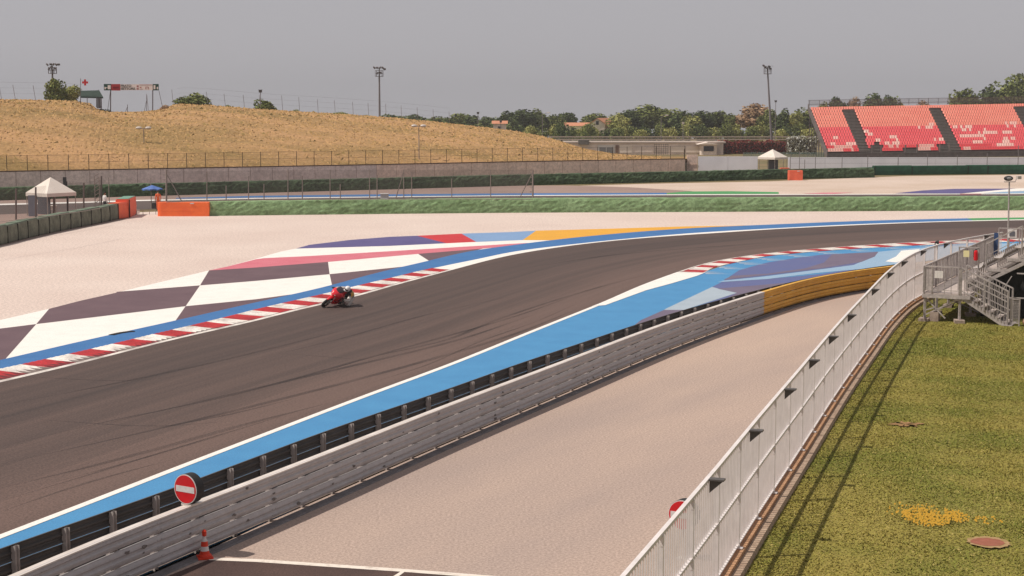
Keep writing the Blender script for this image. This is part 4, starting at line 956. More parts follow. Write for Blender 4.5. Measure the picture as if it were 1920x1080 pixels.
# low pit-side building
D0 = 302
tb = thing('low_building', 'long low pale service building behind the end of the concrete wall', 'building', (PD(1300, 290, D0).x, D0, 0))
def XX(x, d=D0): return PD(x, 300, d).x
def ZZ(y, d=D0): return PD(960, y, d).z
def fbox(x0, x1, y0, y1, dep, name, m, d=D0, dy=0.0, parent=tb, mi=None):
    mb = MB(); xa, xb, za, zb_ = XX(x0, d), XX(x1, d), ZZ(y1, d), ZZ(y0, d); mb.box(((xa + xb) / 2, d + dy + dep / 2, (za + zb_) / 2), (xb - xa, dep, zb_ - za)); return mb.build(name, m, parent)
M_brickp = mat('pink_block_wall', (.88, .74, .65, 1), .9, (.72, .61, .54, 1), scale=.7, detail=9, lo=.4, hi=.6)
fbox(1062, 1356, 268.5, 291, 7, 'wall', M_brickp)
fbox(1058, 1360, 265.5, 268.4, 7.6, 'roof', mat('pale_roof_edge', S(214, 196, 184), .8), dy=-.3)
fbox(1084, 1104, 262, 271, 2.2, 'roof_box', mat('grey_cladding', S(124, 118, 112), .8), dy=-1.0)
fr = fbox(1121, 1152, 272.5, 288, .08, 'window', M_white2, dy=-.12); 
for k in range(2): fbox(1123.5 + 14 * k, 1135.5 + 14 * k, 276.5, 287, .05, 'pane', mat('grey_glass', S(140, 138, 138), .3), dy=-.2, parent=fr)
fbox(1154, 1160, 272, 288, .08, 'door', mat('brown_door', S(150, 120, 104), .7), dy=-.12)
fbox(1162, 1185, 272, 287, .06, 'shutter', mat('cream_shutter', (.86, .74, .64, 1), .7), dy=-.1)
for k, (x0, x1) in enumerate(((1190, 1224), (1256, 1284), (1286, 1316))): fbox(x0, x1, 274, 286, .05, 'shutter', M_brickp if k == 0 else mat('cream_shutter', (.86, .74, .64, 1), .7), dy=-.1)
tk = thing('kiosk', 'small pale kiosk with a dark window at the right end of the low building', 'kiosk', (XX(1329), D0 - 4, 0))
fbox(1315, 1344, 270.5, 292, 3, 'wall', M_plaster, D0 - 4, parent=tk); fbox(1319, 1338, 274, 283.5, .06, 'window', M_glass, D0 - 4, -.1, tk)
mb = MB(); a = PD(1308, 271, D0 - 4.4); b = PD(1350, 271, D0 - 4.4); c2 = PD(1328, 266.5, D0 - 4.4); mb.prism([a, b, c2], (0, 1, 0), 4); mb.build('roof', M_plaster, tk)
# steel mesh cage in front of it
tc = thing('steel_cage', 'dark steel mesh cage standing against the low building', 'cage', (XX(1239), D0 - 3, 0)); M_dst = mat('dark_steel', S(92, 84, 82), .6)
for k in range(7):
    mb = MB(); x = XX(1227 + k * 4.2, D0 - 3); mb.bar((x, D0 - 3, 0), (x, D0 - 3, ZZ(270, D0 - 3)), .05); mb.build('upright', M_dst, tc)
for k in range(5):
    mb = MB(); z = ZZ(271 + k * 4, D0 - 3); mb.bar((XX(1227, D0 - 3), D0 - 3, z), (XX(1252.5, D0 - 3), D0 - 3, z), .05); mb.build('crossbar', M_dst, tc)
# double rail in front of the trees
tr = thing('double_rail', 'long pale double rail above the low building below the trees', 'guardrail', (XX(1290, 330), 330, 0))
for y in (256.6, 261.3):
    mb = MB(); z = ZZ(y, 330); mb.bar((XX(1030, 330), 330, z), (XX(1548, 330), 330, z), .1, .22); mb.build('rail', mat('pale_rail', S(214, 194, 180), .6), tr)
for k in range(44):
    mb = MB(); x = XX(1030 + k * 12, 330); mb.bar((x, 330.12, 0), (x, 330.12, ZZ(256, 330)), .1); mb.build('post', M_thin, tr)
sheet('green_verge', [(1040, 268), (1110, 262), (1110, 275), (1040, 276)], .05, mat('verge_green', S(150, 176, 100), .9))
# hedge and blossom
def hedge(name, label, x0, x1, ytop, ybot, d, kind, seed, n_=2600, leaf=.16, dep=2.0, zb=None):
    rr = np.random.default_rng(seed); xa, xb = XX(x0, d), XX(x1, d); za, zt = (0 if zb is None else zb), ZZ(ytop, d); V = []; mi = []
    for i in range(n_):
        face = rr.random(); x = xa + (xb - xa) * rr.random(); hh = zt + .12 * math.sin(x * 1.3) + .1 * math.sin(x * 3.1)
        if face < .6: y, z = d + rr.normal(0, .12), za + (hh - za) * rr.random()
        elif face < .85: y, z = d + rr.random() * dep, hh + rr.normal(0, .08)
        else: y, z = d + dep * rr.random(), za + (hh - za) * rr.random(); 
        a = rr.normal(0, 1, 3); a /= np.linalg.norm(a); b = np.cross(a, rr.normal(0, 1, 3)); b /= np.linalg.norm(b); s_ = leaf * (.6 + .8 * rr.random()); p = np.array([x, y, z]); V += [p - a * s_, p - b * s_ * .6, p + a * s_, p + b * s_ * .6]; mi.append(int(rr.choice([0, 1, 2], p=[.4, .4, .2])))
    t = thing(name, label, 'hedge', ((xa + xb) / 2, d, 0)); V = np.array(V) - np.array([(xa + xb) / 2, d, 0]); np_mesh('foliage', V, np.arange(n_ * 4).reshape(-1, 4), LEAF[kind], mi, t)
    mb = MB(); mb.box(((xa + xb) / 2, d + dep / 2, (zt * .9) / 2), ((xb - xa) * .98, dep * .7, zt * .9)); mb.build('inner_branches', M_bark, t)
hedge('red_hedge', 'clipped dark red hedge right of the kiosk', 1348, 1474, 265.5, 285, 306, 'red', 5)
hedge('blossom_bush', 'bush covered in whitish blossom left of the grandstand', 1476, 1531, 258, 285, 304, 'blossom', 6, n_=2400, leaf=.15)
# wall section, long white wall
M_wwall = mat('pale_lavender_wall', (.86, .84, .90, 1), .85, (.78, .76, .82, 1), scale=.4, detail=6)
mb = MB(); mb.box(((XX(1288, 222) + XX(1308, 222)) / 2, 222.2, 1.15), (XX(1308, 222) - XX(1288, 222), .3, 2.3)); mb.bar((XX(1288, 222), 222, 1.0), (XX(1308, 222), 222, 1.0), .06); mb.build('wall_section', M_wallr, label='short block wall section between the concrete wall and the white wall', cat='wall')
def longwall(label, x0, x1, ytop, d):
    t = thing('white_wall', label, 'wall', (XX(x0, d), d, 0)); h = ZZ(ytop, d); n_ = max(2, int((XX(x1, d) - XX(x0, d)) / 5)); w_ = (XX(x1, d) - XX(x0, d)) / n_
    for k in range(n_):
        mb = MB(); mb.box((XX(x0, d) + (k + .5) * w_, d + .15, h / 2), (w_ - .03, .25, h)); mb.build('wall_panel', M_wwall, t)
longwall('pale lavender wall left of the far white tent', 1309, 1421, 293.5, 222)
longwall('long pale lavender wall in front of the red grandstand', 1478, 2100, 295, 222)
M_tealnet = mesh_mat('teal_net', S(120, 146, 134), .55)
tn = thing('net_fence', 'teal net fence running above the white wall', 'fence', (XX(1400, 226), 226, 0))
mb = MB(); mb.add([(XX(1394, 226), 226, ZZ(297, 226)), (XX(1545, 226), 226, ZZ(297, 226)), (XX(1545, 226), 226, ZZ(285.5, 226)), (XX(1394, 226), 226, ZZ(285.5, 226))], [(0, 1, 2, 3)]); mb.build('net', M_tealnet, tn)
for x in range(1394, 1546, 15):
    mb = MB(); mb.cyl((XX(x, 226), 226.05, 0), (XX(x, 226), 226.05, ZZ(285, 226)), .03, n=6); mb.build('post', M_thin, tn)
tn = thing('catch_fence', 'thin post fence standing in front of the long lavender wall', 'fence', (XX(1480, 218), 218, 0))
for x, yt in [(1482, 290), (1499, 283), (1509, 299), (1529, 291), (1579, 291), (1627, 291), (1684, 291), (1739, 289), (1795, 290), (1851, 287), (1909, 273), (1965, 287)]:
    mb = MB(); mb.cyl((XX(x, 218), 218, 0), (XX(x, 218), 218, ZZ(yt, 218)), .045, n=6); mb.build('post', M_thin, tn)
for yy in (291, 297, 306):
    mb = MB(); mb.bar((XX(1482, 218), 218, ZZ(yy, 218)), (XX(1965, 218), 218, ZZ(yy, 218)), .02); mb.build('wire', M_thin, tn)
mb = MB(); mb.cyl((XX(1283, 214), 214, 0), (XX(1283, 214), 214, ZZ(279, 214)), .06, n=8); mb.build('steel_post', M_rust, label='single thin post at the right end of the concrete wall', cat='post')

# ================================================================== GRANDSTAND (red)
M_salmon = mat('faded_red_plastic', S(250, 152, 132, .95), .5, S(244, 140, 122, .95), scale=.6); M_sred2 = mat('red_plastic', S(244, 102, 106, .95), .5, S(236, 92, 98, .95), scale=.6); M_spale = mat('bleached_plastic', (.90, .58, .50, 1), .5, (.88, .46, .40, 1), scale=.8)
M_stst = mat('grandstand_steel', S(136, 124, 120), .6, S(110, 100, 98), scale=1.5); M_stdk = mat('dark_steps', (.22, .19, .17, 1), .7, (.16, .14, .12, 1), scale=2)
NRW = 15; YA, YB = 281.0, 296.5
fL = PD(1553, 287.5, YA); fR = PD(2080, 280.5, YA + 14)
bL = PD(1519, 204, YB); bR = PD(2080, 194, YB + 14)
def gs(u, row):
    """u in metres along the row from the left edge, row 0..NRW"""
    t_ = row / NRW; a = fL.lerp(bL, t_); b = fR.lerp(bR, t_); L_ = (b - a).length; return a.lerp(b, u / L_)
tg_ = thing('grandstand', 'large grandstand with faded red seats beyond the far gravel', 'grandstand', (fL.x, fL.y, 0))
def at_px_u(x, row):
    lo, hi = 0, 60
    for _ in range(30):
        m = (lo + hi) / 2
        if PX(gs(m, row))[0] < x: lo = m
        else: hi = m
    return lo
aisles = [((1580, 1600), (1612, 1632)), ((1741, 1758), (1783, 1803)), ((1899, 1925), (1940, 1962))]      # (top x pair, bottom x pair)
def in_aisle(u, row):
    t_ = row / NRW
    for (t0, t1), (b0, b1) in aisles:
        # aisle edges measured at the top and bottom rows
        u0 = at_cache(b0, 0) * (1 - t_) + at_cache(t0, NRW) * t_; u1 = at_cache(b1, 0) * (1 - t_) + at_cache(t1, NRW) * t_
        if u0 - .1 < u < u1 + .1: return True
    return False
_c = {}
def at_cache(x, r):
    if (x, r) not in _c: _c[(x, r)] = at_px_u(x, r)
    return _c[(x, r)]
SEATV = np.array([1.0, 1.15, 1.35]) * np.array([(-.21, 0, .0), (.21, 0, .0), (.21, .40, .02), (-.21, .40, .02), (-.21, .46, .30), (.21, .46, .30), (.16, .50, .36), (-.16, .50, .36), (-.21, 0, -.05), (.21, 0, -.05), (.21, .46, -.02), (-.21, .46, -.02), (.16, .54, .34), (-.16, .54, .34)])
SEATF = [(0, 1, 2, 3), (3, 2, 5, 4), (4, 5, 6, 7), (8, 9, 1, 0), (9, 10, 2, 1), (11, 8, 0, 3), (7, 6, 12, 13), (10, 11, 13, 12)]
slots = []
rs = random.Random(4)
pale_runs = [(1, 1553, 1604), (3, 1552, 1566), (3, 1588, 1612), (6, 1562, 1578), (1, 1660, 1680), (2, 1664, 1695), (4, 1672, 1690), (6, 1667, 1685), (3, 1655, 1690), (5, 1627, 1650), (7, 1622, 1642), (8, 1620, 1642), (9, 1612, 1630), (10, 1720, 1765), (11, 1735, 1760), (1, 1722, 1765), (2, 1742, 1762), (4, 1758, 1778), (5, 1752, 1775), (10, 1783, 1825), (9, 1800, 1825), (6, 1795, 1845), (7, 1835, 1852), (7, 1855, 1900), (3, 1822, 1842), (4, 1845, 1852), (5, 1884, 1905), (3, 1880, 1900), (11, 1885, 1910), (10, 1888, 1905), (0, 1805, 1825), (1, 1870, 1900), (9, 1846, 1856), (0, 1552, 1600), (0, 1712, 1760)]
for row in range(NRW):
    Lr = (fR.lerp(bR, row / NRW) - fL.lerp(bL, row / NRW)).length; ns = int(Lr / .5)
    for k in range(ns):
        u = .3 + k * .5
        if in_aisle(u, row) and row < NRW - 1: continue
        p = gs(u, row + .35); x = PX(p)[0]
        if x > 1990: break
        if row < 1 and 1694 < x < 1722: continue
        if row < 2 and (1632 < x < 1655 or 1758 < x < 1784): continue
        if row == 2 and (1640 < x < 1650): continue
        pale = any(round(r_ * 15 / 22) == row and x0_ <= x <= x1_ for r_, x0_, x1_ in pale_runs) and rs.random() < .72
        m_ = 2 if pale else (0 if row >= 8 else 1)
        slots.append((row, x, p, m_))
slots.sort(key=lambda s_: (s_[0], s_[1])); vis = [s_ for s_ in slots if s_[1] < 1920]; first = vis[:100]; fs_ = set(id(s_) for s_ in first); rest = [s_ for s_ in slots if id(s_) not in fs_]
seat_me = []
for k in range(3):
    me = bpy.data.meshes.new('seat'); me.from_pydata(SEATV.tolist(), [], SEATF); me.materials.append([M_salmon, M_sred2, M_spale][k]); me.update(); seat_me.append(me)
for row, x, p, m_ in first:
    o = bpy.data.objects.new('seat', seat_me[m_]); COL.objects.link(o); o.parent = tg_; o.location = p - Vector(tg_.location) + Vector((0, 0, .16))
V = []; F = []; mi = []
for row, x, p, m_ in rest:
    b = len(V); up = .36 if row >= 17 else .0
    V += [(p.x + v[0] - tg_.location.x, p.y + v[1] - tg_.location.y, p.z + v[2] * (1.0) + .16) for v in SEATV]; F += [tuple(b + i for i in f) for f in SEATF]; mi += [m_] * len(SEATF)
np_mesh('seats', V, F, [M_salmon, M_sred2, M_spale], mi, tg_, kind='stuff')
mb = MB()
for row in range(NRW + 1):   # stepped deck
    a, b = gs(0, row), gs(56, row); a2, b2 = gs(0, row + .92), gs(56, row + .92)
    
    mb.add([a, b, Vector((b2.x, b2.y, b.z)), Vector((a2.x, a2.y, a.z))], [(0, 1, 2, 3)], 0)
    mb.add([a, b, b + Vector((0, 0, -.62)), a + Vector((0, 0, -.62))], [(0, 3, 2, 1)], 0)
mb.build('step', M_stdk, tg_)
for k, ((t0, t1), (b0, b1)) in enumerate(aisles):    # aisle treads
    mb = MB()
    for i in range(NRW * 2 - 1):
        r_ = i / 2 + .5; t_ = r_ / NRW; u0 = at_cache(b0, 0) * (1 - t_) + at_cache(t0, NRW) * t_; u1 = at_cache(b1, 0) * (1 - t_) + at_cache(t1, NRW) * t_
        a, b = gs(u0, r_), gs(u1, r_); mb.bar(a + Vector((0, 0, .06)), b + Vector((0, 0, .06)), .30, .03)
    mb.build('stairway', mat('stair_tread', (.5, .45, .41, 1), .7), tg_)
mb = MB(); a, b = gs(-.3, -.6), gs(56, -.6); mb.prism([Vector((a.x, a.y, ZZ(297, a.y))), Vector((b.x, b.y, ZZ(297, b.y) - .2)), Vector((b.x, b.y, b.z + .3)), Vector((a.x, a.y, a.z + .2))], (0, 1, 0), .2); mb.build('fascia', M_stst, tg_)
for x in (1635, 1652, 1697, 1719, 1762, 1780): 
    mb = MB(); u = at_px_u(x, 0); p = gs(u, 0); mb.box(p + Vector((0, -.1, .6)), (.12, .5, 1.5)); mb.build('entry_rail', M_stst, tg_)
# side stringer and supporting frame at the left end
mb = MB(); a, b = gs(-.25, -.5), gs(-.25, NRW + .4); mb.prism([a + Vector((0, 0, .55)), b + Vector((0, 0, .7)), b + Vector((0, 0, -.6)), a + Vector((0, 0, -.9))], (-1, 0, 0), .12); mb.build('side_stringer', M_stst, tg_)
for r_ in range(0, NRW + 1, 2):
    for u in (-.3, 9, 18, 27, 36, 45):
        p = gs(max(u, -.3), r_); mb = MB(); mb.bar((p.x, p.y, 0), (p.x, p.y, p.z - .15), .12); mb.build('leg', M_stst, tg_)
for u0, u1 in ((-.2, 56),):   # rear railing
    for hh in (.4, 1.15):
        mb = MB(); mb.bar(gs(u0, NRW + .8) + Vector((0, 0, hh)), gs(u1, NRW + .8) + Vector((0, 0, hh)), .06); mb.build('rear_rail', M_stst, tg_)
    mb = MB(); mb.add([gs(u0, NRW + .8) + Vector((0, 0, .1)), gs(u1, NRW + .8) + Vector((0, 0, .1)), gs(u1, NRW + .8) + Vector((0, 0, 1.15)), gs(u0, NRW + .8) + Vector((0, 0, 1.15))], [(0, 1, 2, 3)]); mb.build('rear_mesh', mesh_mat('rear_wire_mesh', S(180, 160, 150), .3), tg_)
for k in range(28):
    p = gs(k * 2.0, NRW + .8); mb = MB(); mb.bar(p, p + Vector((0, 0, 1.2)), .07); mb.build('rear_post', M_stst, tg_)

# ================================================================== TENTS
M_tent = mat('white_canvas', (.74, .66, .59, 1), .8, (.68, .60, .53, 1), scale=1.5)
M_tentleg = mat('tent_pole', S(190, 176, 166), .5)
M_greypan = mat('grey_panel', S(112, 112, 118), .8)
def tent(label, xc, ybase, w_m, rot, hroof, heave, d=None):
    c = P(xc, ybase, 0); t = thing('canopy_tent', label, 'tent', c); Mx = Matrix.Rotation(rot, 3, 'Z'); h = w_m / 2
    C4 = [c + Mx @ Vector((sx * h, sy * h, 0)) for sx, sy in ((-1, -1), (1, -1), (1, 1), (-1, 1))]
    mb = MB(); apex = c + Vector((0, 0, hroof)); ov = [c + Mx @ Vector((sx * h * 1.04, sy * h * 1.04, heave)) for sx, sy in ((-1, -1), (1, -1), (1, 1), (-1, 1))]
    mid = []
    for i in range(4):
        a, b = ov[i], ov[(i + 1) % 4]; mb.add([a, b, apex - Vector((0, 0, 0))], [(0, 1, 2)])
        mb.add([a, b, b - Vector((0, 0, .28)), a - Vector((0, 0, .28))], [(0, 3, 2, 1)])
    mb.build('roof', M_tent, t)
    for p in C4:
        mb = MB(); mb.bar(p, p + Vector((0, 0, heave - .02)), .06); mb.build('leg', M_tentleg, t)
    return t, C4, Mx, c
t, C4, Mx, c = tent('white canopy tent behind the air fence at the left', 97, 404, 2.75, R(52), 3.15, 1.9)
mb = MB(); a, b = C4[3], C4[0]
mb.box(P(60, 407, 0) + Vector((0, .3, .9)), (.7, .1, 1.7), R(8)); mb.build('side_panel', mat('blue_grey_panel', S(150, 156, 170), .7), t)
mb = MB(); mb.box(P(74, 404, 0) + Vector((0, 1.4, .85)), (1.2, .1, 1.7), R(-20)); mb.build('back_panel', M_greypan, t)
mb = MB(); q = P(94, 400, 0); mb.box(q + Vector((0, 0, .62)), (1.0, .7, .06)); 
for sx in (-.45, .45):
    for sy in (-.3, .3): mb.bar(q + Vector((sx, sy, 0)), q + Vector((sx, sy, .6)), .04)
mb.box(q + Vector((0, -.33, .45)), (1.0, .02, .3)); mb.build('table', M_tent, label='small white table under the left canopy tent', cat='table')
t, C4, Mx, c = tent('white canopy tent in front of the tall right mast', 1448, 320, 2.9, R(45), 3.0, 1.9)
mb = MB(); mb.box(c + Vector((.2, .6, .8)), (1.2, 1.2, 1.4)); mb.build('inner_panel', M_greypan, t)
mb = MB(); q = P(1472, 326, 0); mb.box(q + Vector((0, 0, .55)), (1.0, .8, .5)); mb.box(q + Vector((0, 0, .15)), (1.2, .9, .3)); mb.build('dark_case', M_black, label='black equipment case beside the far white tent', cat='case', bev=.03)

# ================================================================== FENCES IN THE MIDDLE DISTANCE
M_midpost = mat('pale_fence_post', S(176, 158, 148), .6)
M_mesh2 = mesh_mat('grey_wire_mesh', S(150, 136, 128), .22)
tm = thing('catch_fence', 'long wire catch fence between the two tracks behind the green bank', 'fence', P(310, 374, 0))
mp_ = [(312, 379, 318), (388, 377, 322), (424, 376, 348), (466, 375.5, 330), (495, 375, 345), (540, 375, 318), (567, 374.5, 330), (619, 374, 318), (638, 374, 345), (693, 374, 318), (707, 374, 328), (757, 374, 318), (772, 374, 322), (847, 373.5, 335), (920, 373.5, 318), (999, 374, 319)]
dd = 0
for x, yb, yt in mp_:
    a = P(x, yb, 0); b = PD(x, yt, a.y); mb = MB(); mb.cyl(a, b, .05 if x not in (312, 999) else .09, n=6)
    if x in (312, 999):
        for k in range(6): mb.bar(a + Vector((-.3, 0, .3 + k * .45)), a + Vector((.0, 0, .3 + k * .45)), .05)
    mb.build('post', M_midpost, tm)
for fx in (.25, .55, .98):
    mb = MB(); 
    for (x0, y0, t0), (x1, y1, t1) in zip(mp_, mp_[1:]): mb.bar(P(x0, y0, 2.9 * fx), P(x1, y1, 2.9 * fx), .03)
    mb.build('cable', M_midpost, tm)
mb = MB(); pts = [P(x, y, 0) for x, y, _ in mp_]; ribbon(mb, setz(pts, .05), setz(pts, 2.85)); mb.build('wire_mesh', M_mesh2, tm)
for (x0, x1, s_) in ((312, 340, 1), (999, 972, 1), (757, 741, 1)):
    a = P(x0, 376, 0); mb = MB(); mb.bar(Vector((a.x, a.y, 2.7)), P(x1, 376, 0), .08); mb.build('brace', M_midpost, tm)
mb = MB(); q = P(721, 376, 0); mb.box(q + Vector((0, 0, .35)), (.75, .5, .5)); mb.box(q + Vector((0, 0, .64)), (.85, .6, .08)); mb.build('white_box', M_swhite, label='small whitish box at the foot of the catch fence', cat='box')
tl = thing('catch_fence', 'wire catch fence behind the air fence around the left white tent', 'fence', P(30, 410, 0))
lp = [(-60, 424, 348), (30, 412, 354), (67, 408, 351), (101, 404, 347), (127, 400, 352), (157, 396, 343), (190, 390, 330)]
for x, yb, yt in lp:
    a = P(x, yb, 0); b = PD(x, yt, a.y); mb = MB(); mb.cyl(a, b, .075, n=8)
    mb.build('post', mat('grey_fence_post', S(132, 116, 110), .6), tl)
for fx in (.2, .5, .8):
    mb = MB()
    for (x0, y0, t0), (x1, y1, t1) in zip(lp, lp[1:]): mb.bar(P(x0, y0, 2.6 * fx), P(x1, y1, 2.6 * fx), .03)
    mb.build('cable', M_midpost, tl)
mb = MB(); pts = [P(x, y, 0) for x, y, _ in lp]; ribbon(mb, setz(pts, .05), setz(pts, 2.5)); mb.build('wire_mesh', M_mesh2, tl)
mb = MB(); a = P(183, 392, 0); 
for dx in (-.2, .2): mb.bar(a + Vector((dx, 0, 0)), Vector((a.x + dx, a.y, PD(183, 331, a.y).z)), .06)
for k in range(9): mb.bar(a + Vector((-.2, 0, .2 + k * .33)), a + Vector((.2, 0, .45 + k * .33)), .05)
mb.build('lattice_mast', M_midpost, label='short lattice mast at the right end of the left catch fence', cat='mast')
t = thing('signal_post', 'post with a dark signal lamp box beside the left white tent', 'signal', P(127, 402, 0))
a = P(127, 402, 0); mb = MB(); mb.cyl(a, Vector((a.x, a.y, PD(127, 340, a.y).z)), .06, n=8); mb.build('post', M_dst, t)
mb = MB(); z1 = PD(122, 332, a.y).z; z0 = PD(122, 353, a.y).z; mb.box((PD(122, 340, a.y).x, a.y - .1, (z0 + z1) / 2), (.24, .25, z1 - z0)); mb.build('lamp_box', M_black, t)
# thin pole near the marshal, parasol pole etc.
mb = MB(); a = P(205, 384, 0); mb.cyl(a, Vector((a.x, a.y, PD(205, 333, a.y).z)), .04, n=6); mb.build('marker_pole', M_midpost, label='thin bare pole right of the marshal in white', cat='pole')
t = thing('parasol', 'blue parasol shading the marshal post', 'parasol', P(284, 392, 0)); a = P(284, 392, 0); zt = PD(284, 347, a.y).z
mb = MB(); mb.cyl(a, Vector((a.x, a.y, PD(284, 334, a.y).z)), .035, n=8); mb.build('pole', M_midpost, t)
mb = MB(); c0 = Vector((a.x + .1, a.y, zt)); rim = [c0 + Vector((.92 * math.cos(i * math.pi / 4), .92 * math.sin(i * math.pi / 4), -.33 - .05 * (i % 2))) for i in range(8)]
for i in range(8):
    m_ = (rim[i] + rim[(i + 1) % 8]) / 2 + Vector((0, 0, .06)); mb.add([c0, rim[i], m_, rim[(i + 1) % 8]], [(0, 1, 2), (0, 2, 3)]); mb.add([rim[i], m_, m_ - Vector((0, 0, .1)), rim[i] - Vector((0, 0, .1))], [(0, 1, 2, 3)]); mb.add([m_, rim[(i + 1) % 8], rim[(i + 1) % 8] - Vector((0, 0, .1)), m_ - Vector((0, 0, .1))], [(0, 1, 2, 3)])
mb.build('canopy', mat('parasol_blue', S(84, 120, 196), .7, S(110, 142, 208), scale=2), t)
mb = MB(); q = P(287, 391, 0); mb.cyl(q + Vector((.25, 0, 0)), q + Vector((.25, 0, 1.3)), .02, n=6); mb.box(q + Vector((.1, 0, .25)), (.4, .3, .5)); mb.build('stool', M_dst, label='small stool with a stick under the blue parasol', cat='stool')
mb = MB(); a, b = P(256, 395, .32), P(292, 395, .32); mb.bar(a, b, .04); 
for k in range(4): p = a.lerp(b, k / 3); mb.bar(p, Vector((p.x, p.y, 0)), .04)
mb.build('low_rail', M_midpost, label='low pale rail in the gap between the air fence and the orange block', cat='rail')

# lamp posts and masts
M_lampw = mat('lamp_white', S(226, 214, 204), .4)
def twinlamp(label, x, yb, yt, d=None):
    a = P(x, yb, 0); zt = PD(x, yt, a.y).z; t = thing('lamp_post', label, 'lamp post', a)
    mb = MB(); mb.cyl(a, Vector((a.x, a.y, zt)), .08, .05, 8); mb.build('pole', mat('lamp_pole', S(190, 168, 150), .6), t)
    mb = MB(); mb.bar((a.x - .5, a.y, zt - .05), (a.x + .5, a.y, zt - .05), .06); mb.build('arm', M_thin, t)
    for s_ in (-1, 1):
        mb = MB(); mb.ell((a.x + s_ * .52, a.y, zt), (.36, .24, .17)); mb.build('lamp_head', M_lampw, t)
twinlamp('slim lamp post with two white heads in front of the left half of the wall', 272, 352, 240)
twinlamp('slim lamp post with two white heads in front of the middle of the wall', 786, 346, 236)
def mast(label, x, ytop, d, kind, lean=0.0):
    b = PD(x, 300, d); b.z = 0; top = PD(x - lean, ytop, d); t = thing('floodlight_mast', label, 'floodlight mast', b); zt = top.z
    mb = MB(); mb.cyl(b, Vector((top.x, top.y, zt - 1.0)), .26, .14, 10); mb.build('pole', mat('mast_grey', S(140, 132, 134), .6), t)
    m = mat('mast_head_grey', S(120, 110, 112), .6); mb = MB(); c = Vector((top.x, top.y, zt))
    mb.torus(c + Vector((0, 0, -1.25)), .72, .05, Matrix.Rotation(0, 3, 'X'), 16, 5) if False else None
    for k in range(8):
        a_ = k * math.pi / 4; p = c + Vector((math.cos(a_) * .75, math.sin(a_) * .75, -1.5)); mb.bar(p, p + Vector((0, 0, 1.1)), .06); q = c + Vector((math.cos(a_ + math.pi / 4) * .75, math.sin(a_ + math.pi / 4) * .75, -1.5))
        mb.bar(p, q, .06); mb.bar(p + Vector((0, 0, .55)), q + Vector((0, 0, .55)), .05); mb.bar(p + Vector((0, 0, 1.1)), q + Vector((0, 0, 1.1)), .06)
    mb.cyl(c + Vector((0, 0, -1.55)), c + Vector((0, 0, -1.48)), .78, n=12); mb.cyl(c + Vector((0, 0, -1.5)), c + Vector((0, 0, -.1)), .1, n=8); mb.build('cage', m, t)
    spots = {'a': [(-.9, 0, .12, 1), (-.35, -.3, .1, 1), (.15, -.3, .1, 1), (.65, -.2, .1, 1), (1.0, 0, -.15, 0), (-.3, -.5, -.9, 0), (.25, -.5, -.8, 1)],
             'b': [(-.9, 0, .1, 1), (-.2, -.2, .15, 0), (.25, -.2, .15, 1), (.75, -.2, .1, 1), (1.15, 0, .12, 0), (-.5, -.4, -.7, 1), (.1, -.4, -.85, 0), (.6, -.4, -.6, 1), (-.1, -.3, -.3, 0)],
             'c': [(-.8, 0, .1, 1), (-.5, -.3, -.2, 0), (-.1, -.3, -.35, 0), (.3, -.2, -.1, 0), (.5, -.1, -.5, 0)]}[kind]
    for k, (dx, dy, dz, fr) in enumerate(spots):
        mb = MB(); Mr = Matrix.Rotation(R(35 + 15 * (k % 3)), 3, 'X') @ Matrix.Rotation(R(40 * ((k % 3) - 1)), 3, 'Z'); p = c + Vector((dx, dy, dz))
        mb.box(p, (.46, .16, .36), M=Mr); mb.bar(p, p + Vector((0, .2, -.3)), .05); mb.build('floodlight', m if fr else M_dst, t)
    mb = MB(); mb.bar(c + Vector((-1.0, 0, .0)), c + Vector((1.1, 0, .0)), .05); mb.build('crossbar', m, t)
    return t
mast('tall floodlight mast behind the middle of the hill crest', 712.5, 128, 300, 'a', 1.5)
mast('tall floodlight mast left of the red grandstand', 1447.5, 124, 316, 'c', 8)
mast('floodlight mast rising behind the dark tree at the left of the hill', 98, 122, 290, 'b')
def slender(label, x, yt, d, arm=0, m=M_thin, box=True, z0=0.0):
    a = PD(x, 300, d); a.z = z0; zt = PD(x, yt, d).z; t = thing('street_lamp', label, 'street lamp', a); mb = MB(); mb.cyl(a, Vector((a.x, d, zt)), .07, .05, 7); mb.build('pole', m, t)
    if arm:
        mb = MB(); mb.cyl((a.x, d, zt), (a.x + arm, d, zt + .25), .05, n=6); mb.build('arm', m, t); mb = MB(); mb.ell((a.x + arm * 1.25, d, zt + .3), (.4, .16, .1)); mb.build('lamp_head', M_lampw, t)
    else:
        mb = MB(); mb.box((a.x, d, zt), (.42, .3, .36)); mb.bar((a.x - .3, d, zt + .18), (a.x + .3, d, zt + .18), .06); mb.build('lamp_head', M_dst if box else M_lampw, t)
slender('small lamp on a pole rising behind the low crest shrub', 490.5, 171, 222, z0=crest_at(490).z - 2)
slender('thin grey lamp post above the right slope of the hill', 896.5, 212, 300)
slender('thin lamp post above the far orange roofs', 939, 228, 300)
slender('street lamp with a curved arm left of the low building', 1017, 214, 330, arm=1.0)
slender('street lamp with a curved arm above the low building', 1239, 219, 322, arm=.9)
slender('short lamp post with a pale square head above the kiosk', 1280, 231, 318, box=False)
slender('thin antenna pole just right of the tall right mast', 1452.5, 190, 330)

